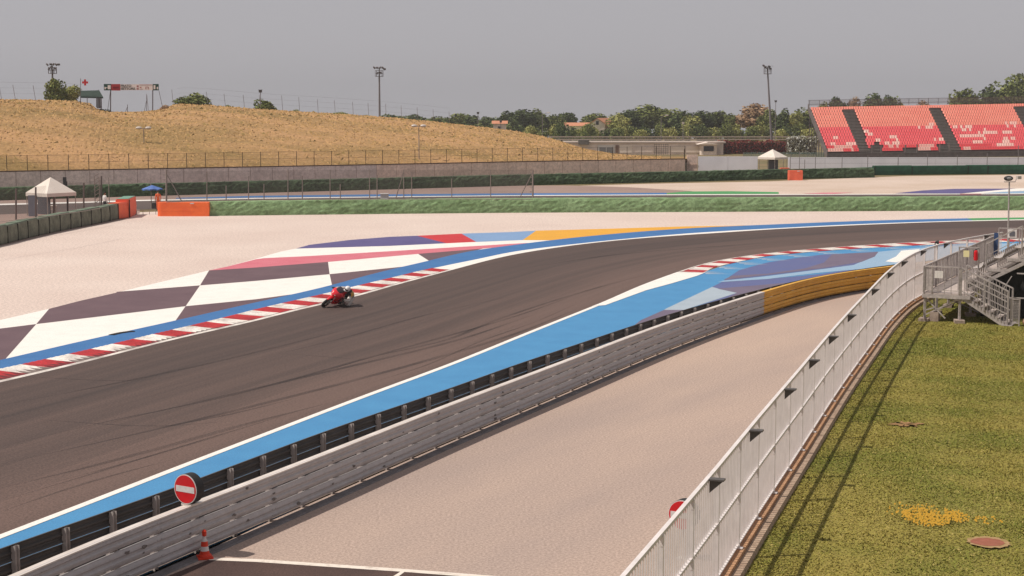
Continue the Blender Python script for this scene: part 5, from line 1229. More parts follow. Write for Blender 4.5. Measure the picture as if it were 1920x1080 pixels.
# banner gantry on the hill
tg2 = thing('banner_gantry', 'banner gantry reading PRATO SETTORE on two posts on the hill', 'sign', crest_at(245)); dg = crest_at(245).y - 2
M_bgreen = mat('banner_green', S(46, 84, 72), .7); M_bpale = mat('banner_pale', (.80, .72, .70, 1), .7); M_bred = mat('banner_red', S(196, 62, 66), .7); M_ink = mat('ink_black', (.02, .02, .02, 1), .8); M_pinkink = mat('ink_pink', S(196, 130, 132), .8); M_dred = mat('ink_dark_red', S(140, 34, 40), .8)
def rect(x0, x1, y0, y1, nm, m, dy=0.0, dep=.06):
    mb = MB(); a = PD(x0, y1, dg); b = PD(x1, y0, dg); mb.box(((a.x + b.x) / 2, dg + dy, (a.z + b.z) / 2), (b.x - a.x, dep, b.z - a.z)); return mb.build(nm, m, tg2)
rect(209, 287, 158, 169, 'banner', M_bpale)
for x0, x1 in ((195, 209), (286.5, 297.5)): rect(x0, x1, 157.5, 169.5, 'end_panel', M_bgreen)
for x0, x1 in ((202.3, 207.5), (288.2, 291.4)): rect(x0, x1, 159.8, 167.3, 'emblem_panel', M_bpale, -.045, .03)
for x0, x1 in ((196.2, 198.6), (294.2, 296.6)): rect(x0, x1, 163, 167.4, 'emblem', M_bpale, -.045, .03)
rect(199.5, 201.5, 163.6, 165, 'emblem', M_bpale, -.045, .03)
rect(209.2, 225.6, 157.6, 169.8, 'red_panel', M_bred, -.03, .03)
def text(body, x0, x1, y0, y1, m, parent, dy=-.06, shear=0.0, font_bold=True):
    cu = bpy.data.curves.new('lettering', 'FONT'); cu.body = body; cu.size = 1; cu.extrude = .01; cu.offset = .018; cu.shear = shear
    o = bpy.data.objects.new('lettering', cu); COL.objects.link(o); bpy.context.view_layer.update(); dx, dy_ = o.dimensions.x, o.dimensions.y
    dep = bpy.context.evaluated_depsgraph_get(); me = bpy.data.meshes.new_from_object(o.evaluated_get(dep)); bpy.data.objects.remove(o)
    o = bpy.data.objects.new('lettering', me); COL.objects.link(o); me.materials.clear(); me.materials.append(m)
    xs = [v.co.x for v in me.vertices]; ys = [v.co.y for v in me.vertices]; a = PD(x0, y1, dg); b = PD(x1, y0, dg)
    kx = (b.x - a.x) / (max(xs) - min(xs)); ky = (b.z - a.z) / (max(ys) - min(ys)); mx_, my_ = min(xs), min(ys); org = Vector(parent.location)
    for v in me.vertices: v.co = Vector((a.x + (v.co.x - mx_) * kx, dg + dy - v.co.z * .5, a.z + (v.co.y - my_) * ky)) - org
    o.parent = parent; return o
text('PRATO', 227, 246.2, 158.6, 163, M_ink, tg2); text('SETTORE', 227, 253.4, 164.2, 168.4, M_ink, tg2)
mb = MB()
for k in range(7): 
    a = PD(212 + k * 1.6, 164.3, dg); mb.bar(a + Vector((0, -.06, -.06)), a + Vector((.1, -.06, .10 + .06 * (k % 2))), .035); mb.bar(a + Vector((0, -.06, -.02)), a + Vector((.12, -.06, -.02)), .03)
mb.build('lettering', M_dred, tg2)
for x0, x1, y0, y1, m in ((256.5, 260, 160, 163), (256.5, 260, 165, 168)) and [(256.5, 260, 160, 163.2, M_pinkink), (256.5, 260, 165, 168, M_pinkink), (262.8, 265, 163, 164.8, M_bred), (262.5, 267.5, 167.1, 167.6, M_pinkink), (273, 274, 163, 167.5, M_pinkink), (277.6, 278.6, 163, 167.5, M_pinkink), (273, 278.6, 162.6, 163.2, M_pinkink), (261, 285, 158.6, 159.2, M_pinkink)]: rect(x0, x1, y0, y1, 'print_mark', m, -.04, .02)
M_gpost = mat('gantry_post', S(110, 100, 104), .6)
for x in (207.3, 286.3):
    mb = MB(); a = PD(x, 214, dg); b = PD(x, 158, dg); mb.bar(a, b + Vector((0, .06, 0)), .11); mb.build('post', M_gpost, tg2)
for x0, x1, yt in ((207, 202, 171), (298, 305.5, 170)):
    mb = MB(); mb.bar(PD(x0 - 0, yt, dg), PD(x1, 206 if x1 < 250 else 205, dg), .05); mb.build('stay', M_gpost, tg2)
# green canopy shelter + red cross
dk = crest_at(170).y - 7; M_gcan = mat('dark_green_canvas', S(56, 74, 64), .8, S(46, 62, 54), scale=2)
ts = thing('canopy_shelter', 'small shelter with a dark green canvas roof on the hill', 'shelter', PD(170, 214, dk))
p = [PD(151, 171, dk + 2.2), PD(186, 170, dk + 2.2), PD(193.5, 183, dk), PD(151, 182, dk)]; mb = MB(); mb.prism(p, (0, 0, 1), .06); mb.prism([PD(151, 182, dk - .02), PD(193.5, 183, dk - .02), PD(193.5, 184.6, dk - .02), PD(151, 183.6, dk - .02)], (0, 1, 0), .04); mb.build('roof', M_gcan, ts)
for x, yb in ((151, 213), (163.5, 200), (190, 205), (181, 201), (186, 202)):
    mb = MB(); mb.bar(PD(x, yb, dk), PD(x, 182, dk), .07); mb.build('post', M_gpost, ts)
for x0 in (181.5, 184, 186.5, 189):
    mb = MB(); a = PD(x0, 203, dk); b = PD(x0 + 1.6, 184, dk); mb.box(((a.x + b.x) / 2, dk, (a.z + b.z) / 2), (b.x - a.x, .04, b.z - a.z)); mb.build('side_slat', M_greypan, ts)
tx = thing('first_aid_flag', 'red cross sign on a thin pole left of the green shelter', 'sign', PD(151, 200, dk)); mb = MB(); mb.bar(PD(151, 205, dk), PD(151, 147, dk), .05); mb.build('pole', M_gpost, tx)
mb = MB(); c = PD(159.5, 154.6, dk); mb.box(c, (.26, .03, .76)); mb.box(c + Vector((-.25, 0, 0)), (.24, .03, .26)); mb.box(c + Vector((.25, 0, 0)), (.24, .03, .26)); mb.build('red_cross', mat('cross_red', S(216, 48, 52, .8), .7), tx)
mb = MB(); mb.bar(PD(151, 150, dk), PD(157, 152, dk), .015); mb.build('wire', M_gpost, tx)
# two trestles seen against the sky in the hollow
for i, (x, y0, y1) in enumerate(((239, 196, 211), (275, 178, 210))):
    mb = MB(); d_ = crest_at(x).y + 3; mb.bar(PD(x, y1 + 3, d_), PD(x, y0, d_), .06); mb.bar(PD(x - 5, y1 + 2, d_), PD(x - .5, y0 + (y1 - y0) * .35, d_), .05); mb.build('braced_post', M_gpost, label=['short braced post under the middle of the banner', 'taller braced post under the right part of the banner'][i], cat='post')

# ================================================================== NEAR METAL STAND (right edge)
M_stand = mat('stand_galvanised', (.46, .41, .385, 1), .55, (.34, .30, .285, 1), scale=2.5, detail=6, speck=.1, sscale=12)
M_deck = mat('stand_deck', (.52, .44, .40, 1), .8, (.40, .34, .31, 1), scale=2.5)
O0 = P(1730, 602, 0); UU = Vector((.438, .899, 0)); VV = Vector((.899, -.438, 0)); AU = math.atan2(UU.y, UU.x)
def W(u, v, z): return O0 + UU * u + VV * v + Vector((0, 0, z))
HD = 1.2
st = thing('spectator_stand', 'galvanised spectator stand with an access deck and stairs at the right edge', 'stand', O0)
def SB(name, bars, m=M_stand, w_=.05):
    mb = MB()
    for b in bars: mb.bar(W(*b[0]), W(*b[1]), b[2] if len(b) > 2 else w_, b[3] if len(b) > 3 else None)
    return mb.build(name, m, st)
# deck with its edge beams
mb = MB(); mb.prism([W(0, 0, HD - .05), W(17, 0, HD - .05), W(17, 1.85, HD - .05), W(0, 1.85, HD - .05)], (0, 0, 1), .05); mb.build('deck', M_deck, st)
SB('edge_beam', [((0, -.03, HD - .13), (0, 1.9, HD - .13), .08, .15), ((0, -.03, HD - .13), (17, -.03, HD - .13), .06, .15)])
# legs, base plates and cross braces
for u in (0.1, 2.6, 5.2, 7.8, 10.4, 13):
    for v in (.05, 1.47):
        SB('leg', [((u, v, .05), (u, v, HD - .1), .09)])
        mb = MB(); mb.box(W(u, v, .05), (.55, .4, .16), AU + .2 * v); mb.build('footing', M_conc, st)
SB('brace', [((.1, .05, .25), (.1, 1.45, HD - .2)), ((.1, .05, HD - .2), (.1, .9, .15))]); SB('brace', [((.1, .5, .1), (.35, .35, HD - .2)), ((.1, .05, .45), (.1, .5, .6))])
for u in (2.6, 5.2, 7.8): SB('brace', [((u, .05, .15), (u, 1.8, HD - .2), .04), ((u, .05, HD - .2), (u, 1.8, .15), .04), ((u - 2.5, .9, HD - .2), (u, 1.8, .2), .04)])
mb = MB(); mb.box(W(.25, .45, .2), (.42, .36, .40), AU); mb.build('ballast_block', M_conc, st)
# front parapet of boards, running away from us
HP = 2.30
SB('parapet_rail', [((0, 0, HP), (17, 0, HP), .06, .06)]); SB('parapet_rail', [((0, 0, HD + .08), (17, 0, HD + .08), .04, .05)])
for k in range(48):
    u = .18 + k * .36; mb = MB(); mb.box(W(u, 0, (HD + HP) / 2 + .04), (.22, .025, HP - HD - .12), AU); mb.build('board', M_stand, st)
for u in (0, 2.4, 4.8, 7.2, 9.6, 12, 14.4, 17): SB('parapet_post', [((u, .02, HD), (u, .02, HP + .02), .06)])
# end railing with notice
SB('end_rail', [((0, 0, HP), (0, 1.45, HP), .05), ((0, .25, HD + .12), (0, 1.45, HD + .12), .03)])
for v in (0, .34, .58, .85, 1.12, 1.45): SB('baluster', [((0, v, HD), (0, v, HP), .07 if v in (0, .34, 1.45) else .022)])
for v in (.05, .19): 
    mb = MB(); mb.box(W(.02, v + .06, (HD + HP) / 2 + .02), (.025, .13, HP - HD - .15), AU); mb.build('board', M_stand, st)
mb = MB(); c = W(-.04, .70, 2.0)
for k in range(3): mb.box(W(-.04, .50 + k * .115, 1.98), (.02, .11, .30), AU)
mb.build('white_notice', M_white2, st)
# seat rows climbing away from the track
PIT, RIS, NR_, U0 = .83, .46, 7, 1.45
for r_ in range(NR_):
    v = 1.42 + r_ * PIT; z = 1.70 + r_ * RIS
    mb = MB(); mb.prism([W(U0, v, z), W(17, v, z), W(17, v + PIT, z), W(U0, v + PIT, z)], (0, 0, 1), .04); mb.build('row_floor', M_deck, st)
    SB('row_edge', [((U0 - .02, v, z - .04), (U0 - .02, v + PIT, z - .04), .05, .12)])
    SB('row_bearer', [((U0, v, z + .02), (17, v, z + .02), .04, .08)])
    seat = None
    for k in range(16):
        u = U0 + .35 + k * .52; c = W(u, v + .42, z + .42)
        mb = MB()
        # moulded shell: pan plus curved back
        prof_ = [(-.20, .0), (.10, -.02), (.20, .03), (.27, .18), (.31, .38), (.30, .42)]
        vs = []; fs = []
        for j, (a_, h_) in enumerate(prof_):
            wv = [.19, .21, .21, .20, .18, .12][j]
            for sx, dz in ((-wv, .05), (-wv * .6, 0), (wv * .6, 0), (wv, .05)): vs.append(c + UU * sx + VV * a_ + Vector((0, 0, h_ + dz * (1 if j < 3 else .5))))
        for j in range(5):
            for q in range(3): fs.append((4 * j + q, 4 * j + q + 1, 4 * j + q + 5, 4 * j + q + 4))
        mb.add(vs, fs); mb.bar(c + Vector((0, 0, -.02)), c + Vector((0, 0, -.38)), .05)
        if len([1 for ch in st.children if ch.name.startswith('seat')]) < 96: mb.build('seat', mat('grey_seat_shell', (.46, .42, .40, 1), .5), st)
# raking beams, legs and ties under the rows
mb = MB(); mb.prism([W(U0, 1.42, HD), W(17, 1.42, HD), W(17, 1.42, 1.70), W(U0, 1.42, 1.70)], VV, .02); mb.build('riser_panel', M_stand, st)
for u in (U0, 4.2, 7, 10, 13):
    e_ = 1.6 + NR_ * PIT; SB('raking_beam', [((u, 1.6, 1.26), (u, e_, 1.26 + NR_ * RIS), .09, .14)])
    SB('raking_beam', [((u, 1.5, 1.50), (u, e_, 1.56 + NR_ * RIS), .06, .08)])
    for v in (3.95, 5.6, 7.5):
        zt = 1.2 + (v - 1.6) * RIS / PIT; SB('leg', [((u, v, 0), (u, v, zt), .08)])
    SB('brace', [((u, 3.95, .3), (u, 5.6, 2.6)), ((u, 3.95, 2.0), (u, 5.6, .5))]); SB('tie', [((u, 3.5, 2.02), (u, 7.5, 2.02))]); SB('tie', [((u, 2.9, 1.0), (u, 7.5, 1.0))])
    SB('brace', [((u, 3.3, 1.9), (u, 2.8, 1.05), .04)])
# dark shade net hung below the rows
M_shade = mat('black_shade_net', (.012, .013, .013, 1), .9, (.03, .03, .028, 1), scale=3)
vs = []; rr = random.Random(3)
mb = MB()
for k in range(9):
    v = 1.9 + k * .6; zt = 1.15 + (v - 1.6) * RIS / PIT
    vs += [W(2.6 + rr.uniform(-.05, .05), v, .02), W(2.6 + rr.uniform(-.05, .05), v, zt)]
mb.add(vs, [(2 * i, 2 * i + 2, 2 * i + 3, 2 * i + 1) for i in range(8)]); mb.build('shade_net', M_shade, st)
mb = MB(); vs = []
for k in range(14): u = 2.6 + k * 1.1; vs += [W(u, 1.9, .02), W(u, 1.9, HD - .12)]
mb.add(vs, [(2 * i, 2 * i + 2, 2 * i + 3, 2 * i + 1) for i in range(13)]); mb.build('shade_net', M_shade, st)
# end frame of the first rows with notice and extinguisher
SB('end_frame', [((U0 - .05, 1.15, HD), (U0 - .05, 1.15, 3.02)), ((U0 - .05, 1.95, HD + .2), (U0 - .05, 1.95, 3.02)), ((U0 - .05, 1.12, 3.02), (U0 - .05, 1.98, 3.02))])
mb = MB(); mb.box(W(U0 - .09, 1.45, 2.76), (.02, .24, .27), AU); mb.build('yellow_notice', mat('notice_yellow', S(244, 232, 176, .85), .6), st)
te = thing('fire_extinguisher', 'red fire extinguisher hung on the end frame of the spectator stand', 'fire extinguisher', W(U0 - .16, 1.85, 2.52))
M_ext = mat('extinguisher_red', S(226, 28, 40, .8), .35); mb = MB(); mb.lathe(W(U0 - .16, 1.85, 2.50), [(.06, 0), (.085, .02), (.085, .34), (.07, .40), (.03, .43)], 16); mb.build('cylinder', M_ext, te, smooth_=False)
mb = MB(); c = W(U0 - .16, 1.85, 2.93); mb.cyl(c, c + Vector((0, 0, .06)), .025, n=8); mb.bar(c + Vector((0, 0, .05)), c + VV * .13 + Vector((0, 0, .08)), .02); mb.build('valve', M_black, te)
mb = MB(); mb.bar(c + Vector((0, 0, .02)), c + VV * -.10 + Vector((0, 0, -.02)), .018); mb.bar(c + VV * -.10 + Vector((0, 0, -.02)), c + VV * -.10 + Vector((0, 0, -.30)), .018); mb.build('hose', M_black, te)
# stairs down from the deck, going away from the track
v0, v1 = 1.50, 3.35; n_t = 6
for u in (.05, 1.15): SB('stringer', [((u, v0, HD - .08), (u, v1, -.02), .05, .20)])
for k in range(n_t):
    t_ = (k + .8) / n_t; v = v0 + (v1 - v0) * t_; z = HD * (1 - t_) + .08; mb = MB(); mb.box(W(.6, v, z), (1.05, .30, .035), AU); mb.build('tread', M_deck, st)
for u in (.0, 1.2):
    zt0, zt1 = HP, .05 + 1.12
    SB('handrail', [((u, v0 + .02, zt0), (u, v1 + .05, zt1 + .25), .055)]); SB('handrail', [((u, v0 + .02, zt0 - .45), (u, v1 + .05, zt1 - .20), .04)]); SB('handrail', [((u, v0 + .02, zt0 - .95), (u, v1 + .05, zt1 - .70), .04)])
    for k in range(15):
        t_ = k / 14; v = v0 + .02 + (v1 - v0 + .03) * t_; zt = zt0 + (zt1 + .25 - zt0) * t_
        SB('baluster', [((u, v, (HD - .05) * (1 - t_)), (u, v, zt), .06 if k in (0, 7, 14) else .022)])
SB('foot_plate', [((-.1, v1 + .05, .02), (1.3, v1 + .05, .02), .4, .03)])
# back railings and notices seen above the rows
for r_ in (1, 3, 5):
    v = 1.42 + r_ * PIT; z = 1.70 + r_ * RIS
    SB('row_rail', [((U0, v, z), (U0, v, z + 1.05), .05), ((U0, v + PIT * 1.7, z + RIS * 1.7), (U0, v + PIT * 1.7, z + RIS * 1.7 + 1.05), .05), ((U0, v, z + 1.05), (U0, v + PIT * 1.7, z + RIS * 1.7 + 1.05), .05), ((U0, v, z + .55), (U0, v + PIT * 1.7, z + RIS * 1.7 + .55), .03)])
UC = 15.5
SB('cross_rail', [((UC, .5, 2.85), (UC, 4.2, 2.85), .05), ((UC, .5, 2.35), (UC, 4.2, 2.35), .035)])
for k in range(8): SB('cross_post', [((UC, .5 + k * .5, HD), (UC, .5 + k * .5, 2.85), .045)])
mb = MB(); mb.box(W(UC - .06, 1.15, 2.60), (.03, .42, .42), AU); mb.build('white_notice', M_white2, st); mb = MB(); mb.box(W(UC - .09, 1.15, 2.60), (.02, .26, .24), AU); mb.build('notice_print', M_greypan, st)
mb = MB(); mb.box(W(UC - .06, 2.1, 3.0), (.03, .36, .4), AU); mb.build('white_notice', M_white2, st)
mb = MB(); mb.box(W(16.6, .22, 1.95), (.03, .26, 1.15), AU); mb.build('blue_panel', mat('panel_blue', S(62, 88, 132), .6), st)
# access panel and things at the stair foot
tp = thing('site_barrier', 'grey mesh barrier panel standing at the foot of the stand stairs', 'barrier', W(.2, 3.5, 0)); mb = MB()
a, b = W(.1, 3.5, 0), W(.1, 3.85, 0)
for p in (a, b): mb.bar(p, p + Vector((0, 0, 1.12)), .045)
for z in (.12, 1.1): mb.bar(a + Vector((0, 0, z)), b + Vector((0, 0, z)), .04)
mb.build('frame', M_stand, tp); mb = MB()
for k in range(1, 9): p = a.lerp(b, k / 9); mb.bar(p + Vector((0, 0, .12)), p + Vector((0, 0, 1.1)), .012)
for k in range(1, 16): mb.bar(a + Vector((0, 0, .12 + k * .062)), b + Vector((0, 0, .12 + k * .062)), .01)
mb.build('mesh_infill', M_stand, tp)
mb = MB(); c = W(.3, 4.2, .18); mb.ell(c, (.26, .2, .2), 12, 8); mb.ell(c + Vector((.22, -.05, -.05)), (.15, .14, .13), 10, 7); mb.ell(c + Vector((-.1, -.2, -.08)), (.16, .13, .11), 10, 7)
mb.build('tan_sack', mat('tan_sack', S(196, 150, 122), .9, S(160, 118, 94), scale=6, bump=.5, bscale=12), label='tan sack lying beside the foot of the stand stairs', cat='sack')
# lamp post behind the stand, small speaker poles on the fence
d_ = 84.0; tq = thing('lamp_post', 'lamp post with a dark oval floodlight behind the spectator stand', 'lamp post', (PD(1896, 300, d_).x, d_, 0))
mb = MB(); mb.cyl((PD(1896, 300, d_).x, d_, 0), PD(1892.5, 341, d_), .055, .04, 8); mb.build('pole', M_stand, tq)
mb = MB(); c = PD(1891, 334.5, d_); mb.ell(c, (.25, .16, .14), 14, 8); mb.build('floodlight', M_black, tq); mb = MB(); mb.ell(c + Vector((0, -.12, 0)), (.14, .06, .08), 12, 6); mb.build('lens', mat('lamp_lens', (.25, .24, .24, 1), .2), tq)
mb = MB(); c = PD(1892.5, 341, d_); mb.bar(c + Vector((-.28, 0, 0)), c + Vector((.3, 0, 0)), .04); mb.bar(c + Vector((.3, 0, 0)), PD(1908, 331, d_), .03); mb.build('arm', M_stand, tq)
mb = MB(); c = PD(1910, 333, d_); mb.box(c, (.24, .16, .16), .4); mb.build('camera_box', M_lampw, tq)
c = P(1752, 560, 0); tz_ = thing('loudspeaker_pole', 'thin pole with a small black horn beyond the pale fence', 'pole', P(1752, 500, 0)); a = P(1752, 500, 0); zt = PD(1752, 455, a.y).z
mb = MB(); mb.cyl(a, Vector((a.x, a.y, zt)), .03, n=8); mb.bar(Vector((a.x - .25, a.y, zt)), Vector((a.x + .2, a.y, zt)), .03); mb.build('pole', M_dst, tz_); mb = MB(); mb.cyl(Vector((a.x - .02, a.y - .1, zt + .03)), Vector((a.x + .16, a.y - .1, zt + .03)), .05, .13, 10); mb.build('horn', M_black, tz_)

# ================================================================== SKINNED FIGURES
def skinned(name, joints, edges, parent, colour_fn, mats, sub=2, shift=None):
    """one continuous body grown from a skeleton; returns the finished mesh"""
    names = list(joints); me = bpy.data.meshes.new(name)
    me.from_pydata([joints[k][0] for k in names], [(names.index(a), names.index(b)) for a, b in edges], []); o = bpy.data.objects.new(name, me); COL.objects.link(o)
    sk = o.modifiers.new('skin', 'SKIN'); sk.use_smooth_shade = True
    for i, k in enumerate(names):
        r = joints[k][1]; r = (r, r) if not isinstance(r, tuple) else r; me.skin_vertices[0].data[i].radius = r; me.skin_vertices[0].data[i].use_root = (i == 0)
    sb_ = o.modifiers.new('sub', 'SUBSURF'); sb_.levels = sub; sb_.render_levels = sub
    bpy.context.view_layer.update(); dep = bpy.context.evaluated_depsgraph_get(); m2 = bpy.data.meshes.new_from_object(o.evaluated_get(dep)); bpy.data.objects.remove(o)
    m2.materials.clear(); [m2.materials.append(m) for m in mats]
    for p in m2.polygons: p.material_index = colour_fn(p.center); p.use_smooth = True
    o = bpy.data.objects.new(name, m2); COL.objects.link(o); o.parent = parent; return o
M_skin = mat('skin', S(206, 158, 130), .6); M_hair = mat('dark_hair', (.03, .022, .018, 1), .7)
def head(t, c, face=(0, -1, 0), r=.105, hair=M_hair):
    f_ = Vector(face).normalized(); s_ = Vector((f_.y, -f_.x, 0)) * -1; c = Vector(c); mb = MB(); Mx = Matrix((( s_.x, f_.x, 0), (s_.y, f_.y, 0), (0, 0, 1)))
    mb.ell(c, (r * .76, r * .95, r * 1.18), 14, 10, 0, Mx); mb.ell(c + f_ * r * .95 + Vector((0, 0, -r * .12)), (r * .15, r * .2, r * .26), 6, 5, 0, Mx)
    for q in (-1, 1): mb.ell(c + s_ * q * r * .76 + Vector((0, 0, -.01)), (r * .1, r * .2, r * .3), 6, 5, 0, Mx)
    mb.build('head', M_skin, t, local=True); mb = MB()
    for q in (-1, 1): mb.ell(c + f_ * r * .84 + s_ * q * r * .32 + Vector((0, 0, .01)), (.014, .01, .009), 6, 4, 0, Mx)
    mb.build('eyes', M_black, t, local=True)
    mb = MB(); mb.box(c + f_ * r * .88 + Vector((0, 0, -r * .52)), (.045, .012, .01), math.atan2(s_.y, s_.x)); mb.build('mouth', mat('lip', S(168, 92, 84), .6), t, local=True)
    mb = MB(); mb.ell(c + Vector((0, 0, r * .32)) - f_ * r * .16, (r * .86, r * 1.0, r * .98), 14, 9, 0, Mx); mb.build('hair', hair, t, local=True)
def marshal(label, pos, face, shirt, trousers, hgt=1.76, cap=None):
    t = thing('person', label, 'person', pos); k = hgt / 1.76; f_ = Vector(face).normalized(); s_ = Vector((-f_.y, f_.x, 0))
    def J(a, b, z, r): v = s_ * a * k + f_ * b * k; return ((v.x, v.y, z * k), r * k if not isinstance(r, tuple) else r)
    j = {'pelvis': J(0, 0, .96, .14), 'waist': J(0, 0, 1.10, .125), 'chest': J(0, .01, 1.30, .15), 'neck': J(0, 0, 1.49, .058), 'skull': J(0, .01, 1.56, .05)}
    e = [('pelvis', 'waist'), ('waist', 'chest'), ('chest', 'neck'), ('neck', 'skull')]
    for n_, q in (('l', 1), ('r', -1)):
        j.update({n_ + 'sh': J(q * .18, 0, 1.42, .065), n_ + 'el': J(q * .24, -.02, 1.14, .045), n_ + 'wr': J(q * .25, .08, .90, .03), n_ + 'ha': J(q * .25, .11, .84, (.035, .018)), n_ + 'hi': J(q * .09, 0, .90, .10), n_ + 'kn': J(q * .10, .02, .50, .062), n_ + 'an': J(q * .10, -.01, .09, .042), n_ + 'to': J(q * .12, .15, .04, (.045, .03))})
        e += [('chest', n_ + 'sh'), (n_ + 'sh', n_ + 'el'), (n_ + 'el', n_ + 'wr'), (n_ + 'wr', n_ + 'ha'), ('pelvis', n_ + 'hi'), (n_ + 'hi', n_ + 'kn'), (n_ + 'kn', n_ + 'an'), (n_ + 'an', n_ + 'to')]
        for fi in range(4):
            j[n_ + f'f{fi}'] = J(q * .25, .09 + .018 * fi, .765 + .006 * abs(fi - 1.5), .009); e.append((n_ + 'ha', n_ + f'f{fi}'))
        j[n_ + 'th'] = J(q * .22, .15, .80, .010); e.append((n_ + 'ha', n_ + 'th'))
    def col(c):
        z = c.z / k
        if z < .10: return 3
        if abs(c.dot(s_)) > .17 * k and z < .98: return 2
        if z < .98: return 1
        return 0 if z < 1.47 else 2
    skinned('body', j, e, t, col, [shirt, trousers, M_skin, M_black]); v = f_ * .02 * k; head(t, (v.x, v.y, 1.645 * k), f_)
    if cap:
        mb = MB(); mb.ell((v.x, v.y, 1.70 * k), (.098, .108, .075), 12, 7); q = v + f_ * .12; mb.box((q.x, q.y, 1.69 * k), (.13, .13, .015), math.atan2(f_.y, f_.x)); mb.build('cap', cap, t, local=True)
    return t
M_mor = mat('marshal_orange', (.85, .16, .06, 1), .8); M_mwhite = mat('shirt_white', (.75, .72, .70, 1), .8); M_trou = mat('dark_trousers', (.04, .04, .045, 1), .9)
marshal('marshal in an orange shirt standing behind the orange block', P(297, 395, 0), (-.5, .85, 0), M_mor, M_mor)
marshal('person in a white shirt standing behind the air fence left of the marker pole', P(197, 398, 0), (.6, .8, 0), M_mwhite, M_trou, 1.72)

# ================================================================== MOTORCYCLE AND RIDER
M_bred = mat('bike_red', (.82, .03, .045, 1), .3, spec=.5); M_bdark = mat('bike_dark', (.03, .028, .028, 1), .4); M_tyre = mat('tyre_black', (.02, .019, .019, 1), .8)
M_bmet = mat('bike_metal', (.35, .33, .31, 1), .35, metal=.7); M_screen = mat('smoked_screen', (.05, .03, .035, 1), .15, spec=.6)
hd = Vector((-.38, -.92, 0)).normalized(); fc = P(605, 575, .03); bo = fc - hd * .71
ang = math.atan2(hd.y, hd.x); LEAN = R(-46)
bk = thing('motorcycle', 'red racing motorcycle leaning into the bend beside the red and white kerb', 'motorcycle', bo)
bk.rotation_euler = (LEAN, 0, ang)
def LB(mb, nm, m, par=bk, sm=False): return mb.build(nm, m, par, local=True, smooth_=sm)
def loft(mb, secs, n=14, mi=0):
    """secs: (x, zc, half width, half height, squareness)"""
    vs = []; fs = []
    for x, zc, hw, hh, sq in secs:
        for i in range(n):
            t_ = 2 * math.pi * i / n; cx, sx = math.cos(t_), math.sin(t_); e_ = 1 / sq; vs.append((x, hw * abs(cx) ** e_ * (1 if cx >= 0 else -1), zc + hh * abs(sx) ** e_ * (1 if sx >= 0 else -1)))
    for j in range(len(secs) - 1):
        for i in range(n): fs.append((j * n + i, j * n + (i + 1) % n, (j + 1) * n + (i + 1) % n, (j + 1) * n + i))
    fs += [tuple(range(n - 1, -1, -1)), tuple(range((len(secs) - 1) * n, len(secs) * n))]
    mb.add(vs, fs, mi)
for x, wd in ((.71, .06), (-.71, .085)):
    mb = MB(); mb.cyl((x, -.035, .31), (x, .035, .31), .045, n=12)
    for k in range(5): a = k * 2 * math.pi / 5; mb.bar((x, 0, .31), (x + math.cos(a) * .21, 0, .31 + math.sin(a) * .21), .03, .035, up=(0, 1, 0))
    mb.torus((x, 0, .31), .215, .018, n=24, m=6); wh = LB(mb, 'wheel', M_bmet, sm=True)
    mb = MB(); mb.torus((x, 0, .31), .265, .048 if x > 0 else .05, n=30, m=10, sq=wd / .048 if x > 0 else wd / .05); mb.build('tyre', M_tyre, wh, local=True, smooth_=True)
    for s_ in (-1, 1) if x > 0 else (1,):
        mb = MB(); mb.cyl((x, s_ * .068, .31), (x, s_ * .074, .31), .15, n=18); mb.build('brake_disc', M_bmet, wh, local=True)
for s_ in (-1, 1): mb = MB(); mb.cyl((.71, s_ * .10, .31), (.44, s_ * .10, .90), .026, n=10); LB(mb, 'fork_leg', M_bmet)
mb = MB(); loft(mb, [(.52, .60, .04, .04, 1), (.60, .655, .075, .03, 1.2), (.74, .66, .078, .03, 1.2), (.88, .60, .06, .03, 1.1), (.96, .53, .03, .02, 1)]); LB(mb, 'front_mudguard', M_bred, sm=True)
mb = MB(); loft(mb, [(.86, .84, .03, .03, 1), (.82, .86, .12, .09, 1.2), (.72, .90, .20, .14, 1.3), (.55, .88, .26, .20, 1.4), (.35, .76, .27, .30, 1.5), (.12, .66, .25, .33, 1.6), (-.10, .58, .22, .26, 1.5), (-.26, .50, .17, .18, 1.4)]); LB(mb, 'fairing', M_bred, sm=True)
mb = MB(); loft(mb, [(.45, .36, .06, .04, 1), (.3, .30, .15, .09, 1.4), (0, .27, .17, .10, 1.5), (-.28, .28, .15, .09, 1.4), (-.36, .30, .08, .05, 1)]); LB(mb, 'belly_pan', M_bred, sm=True)
for s_ in (-1, 1): mb = MB(); mb.ell((.80, s_ * .075, .875), (.05, .05, .03), 10, 6); LB(mb, 'headlight', M_white2, sm=True)
mb = MB(); mb.ell((.66, 0, .845), (.12, .14, .05), 12, 6); 
for s_ in (-1, 1): mb.ell((.36, s_ * .262, .70), (.11, .015, .09), 12, 6)
LB(mb, 'air_intake', M_bdark, sm=True)
mb = MB(); loft(mb, [(.74, .99, .06, .02, 1), (.62, 1.05, .14, .05, 1.2), (.48, 1.10, .17, .07, 1.2), (.38, 1.12, .16, .07, 1.2)]); LB(mb, 'windscreen', M_screen, sm=True)
mb = MB(); loft(mb, [(.30, .93, .08, .06, 1.1), (.20, .97, .16, .10, 1.3), (0, .98, .18, .12, 1.3), (-.18, .92, .15, .10, 1.2), (-.28, .86, .08, .05, 1.1)]); LB(mb, 'tank', M_bred, sm=True)
mb = MB(); loft(mb, [(-.22, .80, .12, .04, 1.2), (-.45, .84, .15, .05, 1.3), (-.62, .90, .13, .05, 1.2)]); LB(mb, 'seat', M_bdark, sm=True)
